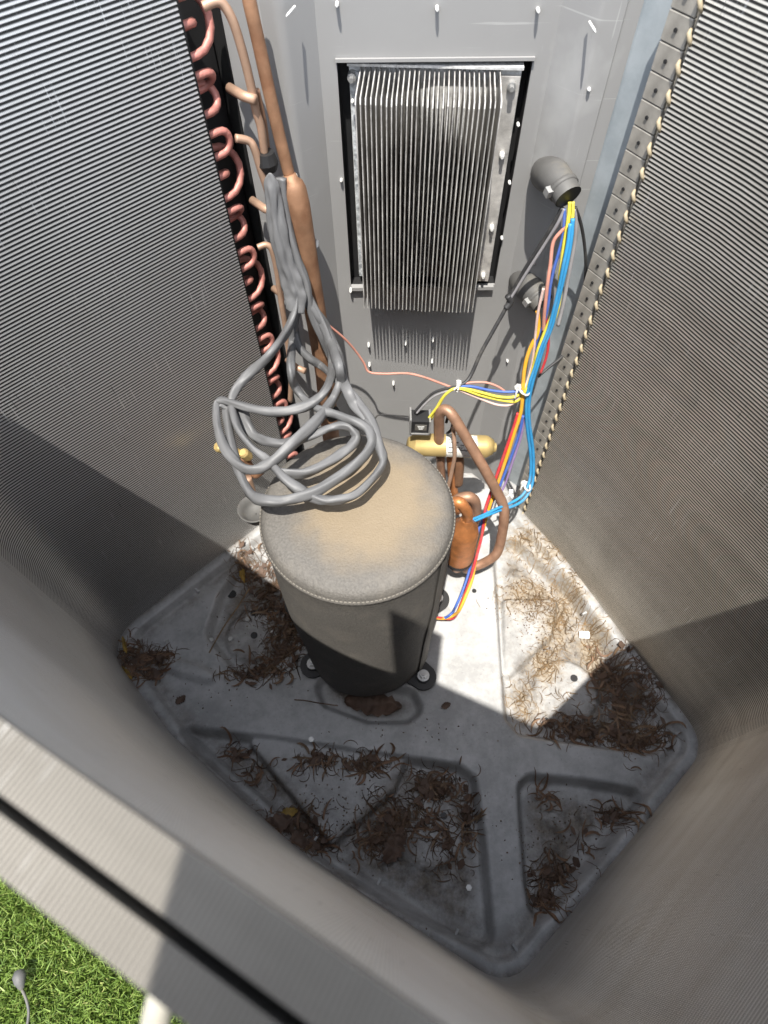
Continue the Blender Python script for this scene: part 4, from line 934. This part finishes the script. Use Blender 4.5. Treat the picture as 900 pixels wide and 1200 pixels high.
leaf(283, 670, .02, 1.9, 'leaf_yellow', 'yellow blade beside the litter left of the compressor', .006, .25)
leaf(154, 763, .016, 2.0, 'leaf_yellow', 'green yellow blade at the upper left pan corner', .006, .22)
leaf(156, 795, .016, 2.4, 'leaf_yellow', 'yellow blade at the lower left pan corner', .006, .25)
leaf(184, 793, .013, .1, 'leaf', 'little round brown leaf beside the left pan slot', .003, .7)
leaf(214, 822, .009, .8, 'leaf', 'tiny brown flake on the bare pan at left', .001, .7)
leaf(522, 829, .008, .4, 'leaf', 'tiny curled flake on the pan right of the large leaf', .003, .6)
tag(build('twig', *tube_geo(smooth_path([Vector(W(u, v, z=.003)) for u, v in ((345,820),(358,821),(375,824),(396,827))], 4), .0009, 6), M['needle']), 'thin dark twig lying left of the large crumpled leaf', 'twig')
tag(build('twig', *tube_geo(smooth_path([Vector(W(u, v, z=z)) for u, v, z in ((245,765,.002),(262,735,.006),(278,712,.008),(292,690,.006))], 4), .0011, 6), M['needle_tan']), 'long straw stalk leaning across the left pocket', 'twig')
x, y, _ = W(687, 741, z=-.01); mb = MB(); mb.frame_box((x, y, h1(x, y)+.006), (.96,-.1,.1), (.1,.96,.2), (-.1,-.2,.96), .0085, .006, .0018); tag(mb.build('paper_scrap', M['white']), 'little white scrap on the sunlit dirt of the right pocket', 'scrap')

# ------------------------------------------------------------------ grass beyond the near left rim
def grass_mat():
    m = bpy.data.materials.new('grass_blades'); m.use_nodes = True; t = m.node_tree; L = t.links.new
    b = t.nodes['Principled BSDF']; b.inputs['Roughness'].default_value = .5
    at = t.nodes.new('ShaderNodeAttribute'); at.attribute_name = 'tone'
    cr = t.nodes.new('ShaderNodeValToRGB'); L(at.outputs['Fac'], cr.inputs[0])
    e = cr.color_ramp.elements; e[0].position = 0; e[0].color = (0.055, 0.10, 0.018, 1); e[1].position = 1; e[1].color = (0.42, 0.40, 0.16, 1)
    k = e.new(.45); k.color = (0.14, 0.225, 0.036, 1); k = e.new(.8); k.color = (0.23, 0.31, 0.07, 1)
    L(cr.outputs[0], b.inputs['Base Color']); return m
def blades(n, xr, yr, hmin, hmax, wd):
    x = rng.uniform(*xr, n); y = rng.uniform(*yr, n)
    k = poly_sdf(x, y, [tuple(p) for p in offset(OUT, .058)]+[(.3,.75),(-.2,.75)]) > 0
    if wd > .002: k &= ~((x > -.78) & (x < -.24) & (y > -.3) & (y < .15))
    x, y = x[k], y[k]; n = len(x)
    a = rng.uniform(0, 2*np.pi, n); h = rng.uniform(hmin, hmax, n); wv = wd*rng.uniform(.6, 1.3, n); ln = rng.normal(0, .55, n); la = rng.uniform(0, 2*np.pi, n)
    bx, by = np.cos(a)*wv, np.sin(a)*wv; z0 = np.full(n, -.05)
    mx_, my_ = x+np.cos(la)*ln*h*.35, y+np.sin(la)*ln*h*.35; tx, ty = x+np.cos(la)*ln*h, y+np.sin(la)*ln*h
    V = np.stack([np.c_[x-bx, y-by, z0], np.c_[x+bx, y+by, z0], np.c_[mx_-bx*.8, my_-by*.8, z0+h*.6], np.c_[mx_+bx*.8, my_+by*.8, z0+h*.6], np.c_[tx, ty, z0+h*.95]], 1).reshape(-1, 3)
    i = np.arange(n)*5
    F = np.concatenate([np.c_[i, i+1, i+3, i+2]]).tolist()+np.c_[i+2, i+3, i+4].tolist()
    return V, F, np.repeat(rng.beta(2, 2.2, n), 5)
V1, F1, T1 = blades(95000, (-.72, -.26), (-.26, .12), .008, .019, .0011)
V2, F2, T2 = blades(26000, (-2.2, 2.2), (-1.6, 1.8), .02, .05, .004)
n1 = len(V1); gr = build('grass', np.concatenate([V1, V2]), F1+[[i+n1 for i in q] for q in F2], grass_mat()); gr['kind'] = 'stuff'
at = gr.data.attributes.new('tone', 'FLOAT', 'POINT'); at.data.foreach_set('value', np.r_[T1, T2])
gp = Vector(W(25, 1150, z=-.02)); dr = empty('drip_fitting', tuple(gp), 'small grey plastic fitting with thin tail lying in the grass', 'fitting')
v_, f_ = tube_geo([gp+Vector(q) for q in ((-.004,.012,.004),(-.002,.006,.005),(0,0,.004),(.004,-.008,.002))], [.006, .0085, .007, .003], 10); build('body', v_, f_, M['conduit'], dr, smooth=True)
v_, f_ = tube_geo(smooth_path([gp+Vector(q) for q in ((.004,-.008,.002),(.014,-.02,.002),(.02,-.035,.0),(.022,-.06,0))], 4), .0018, 6); build('tail', v_, f_, M['conduit'], dr, smooth=True)
v_, f_ = tube_geo([Vector(W(178, 1222, z=.755)), Vector(W(184, 1190, z=.775)), Vector(W(191, 1158, z=.792)), Vector(W(195, 1146, z=.797))], [.0042, .0042, .0036, .002], 12)
tag(build('plastic_clip', v_, f_, M['clip'], smooth=True), 'small white plastic clip sticking up outside the nearest coil rim', 'clip')
# added unseen blocker leaning on the near corner: shades the near rim and compressor
lp = empty('shade_panel', (.02, -.40, -.05), 'tall grey panel added out of view at the near corner to cast shade', 'shade blocker')
pu = Vector((.905, -.425, 0)).normalized(); pd = Vector((-.013, -.25, -1.2)); pn = pu.cross(pd).normalized()
def shade_sheet(s0, s1, t0, t1, name):
    O = Vector((-.077, -.103, 1.15)); c = [O+pu*a+pd*b for a, b in ((s0, t0), (s1, t0), (s1, t1), (s0, t1))]
    v = [tuple(q) for q in c]+[tuple(q+pn*.002) for q in c]
    return build(name, v, [(0,1,2,3),(7,6,5,4),(0,4,5,1),(1,5,6,2),(2,6,7,3),(3,7,4,0)], M['panel'], lp)
shade_sheet(0, .52, 0, .995, 'sheet'); shade_sheet(0, .066, -.115, -.0005, 'shade_tab')  # the small tab is added to cast a phone-shaped shadow on the compressor
hs.rotation_euler = (0, 0, math.radians(-4))
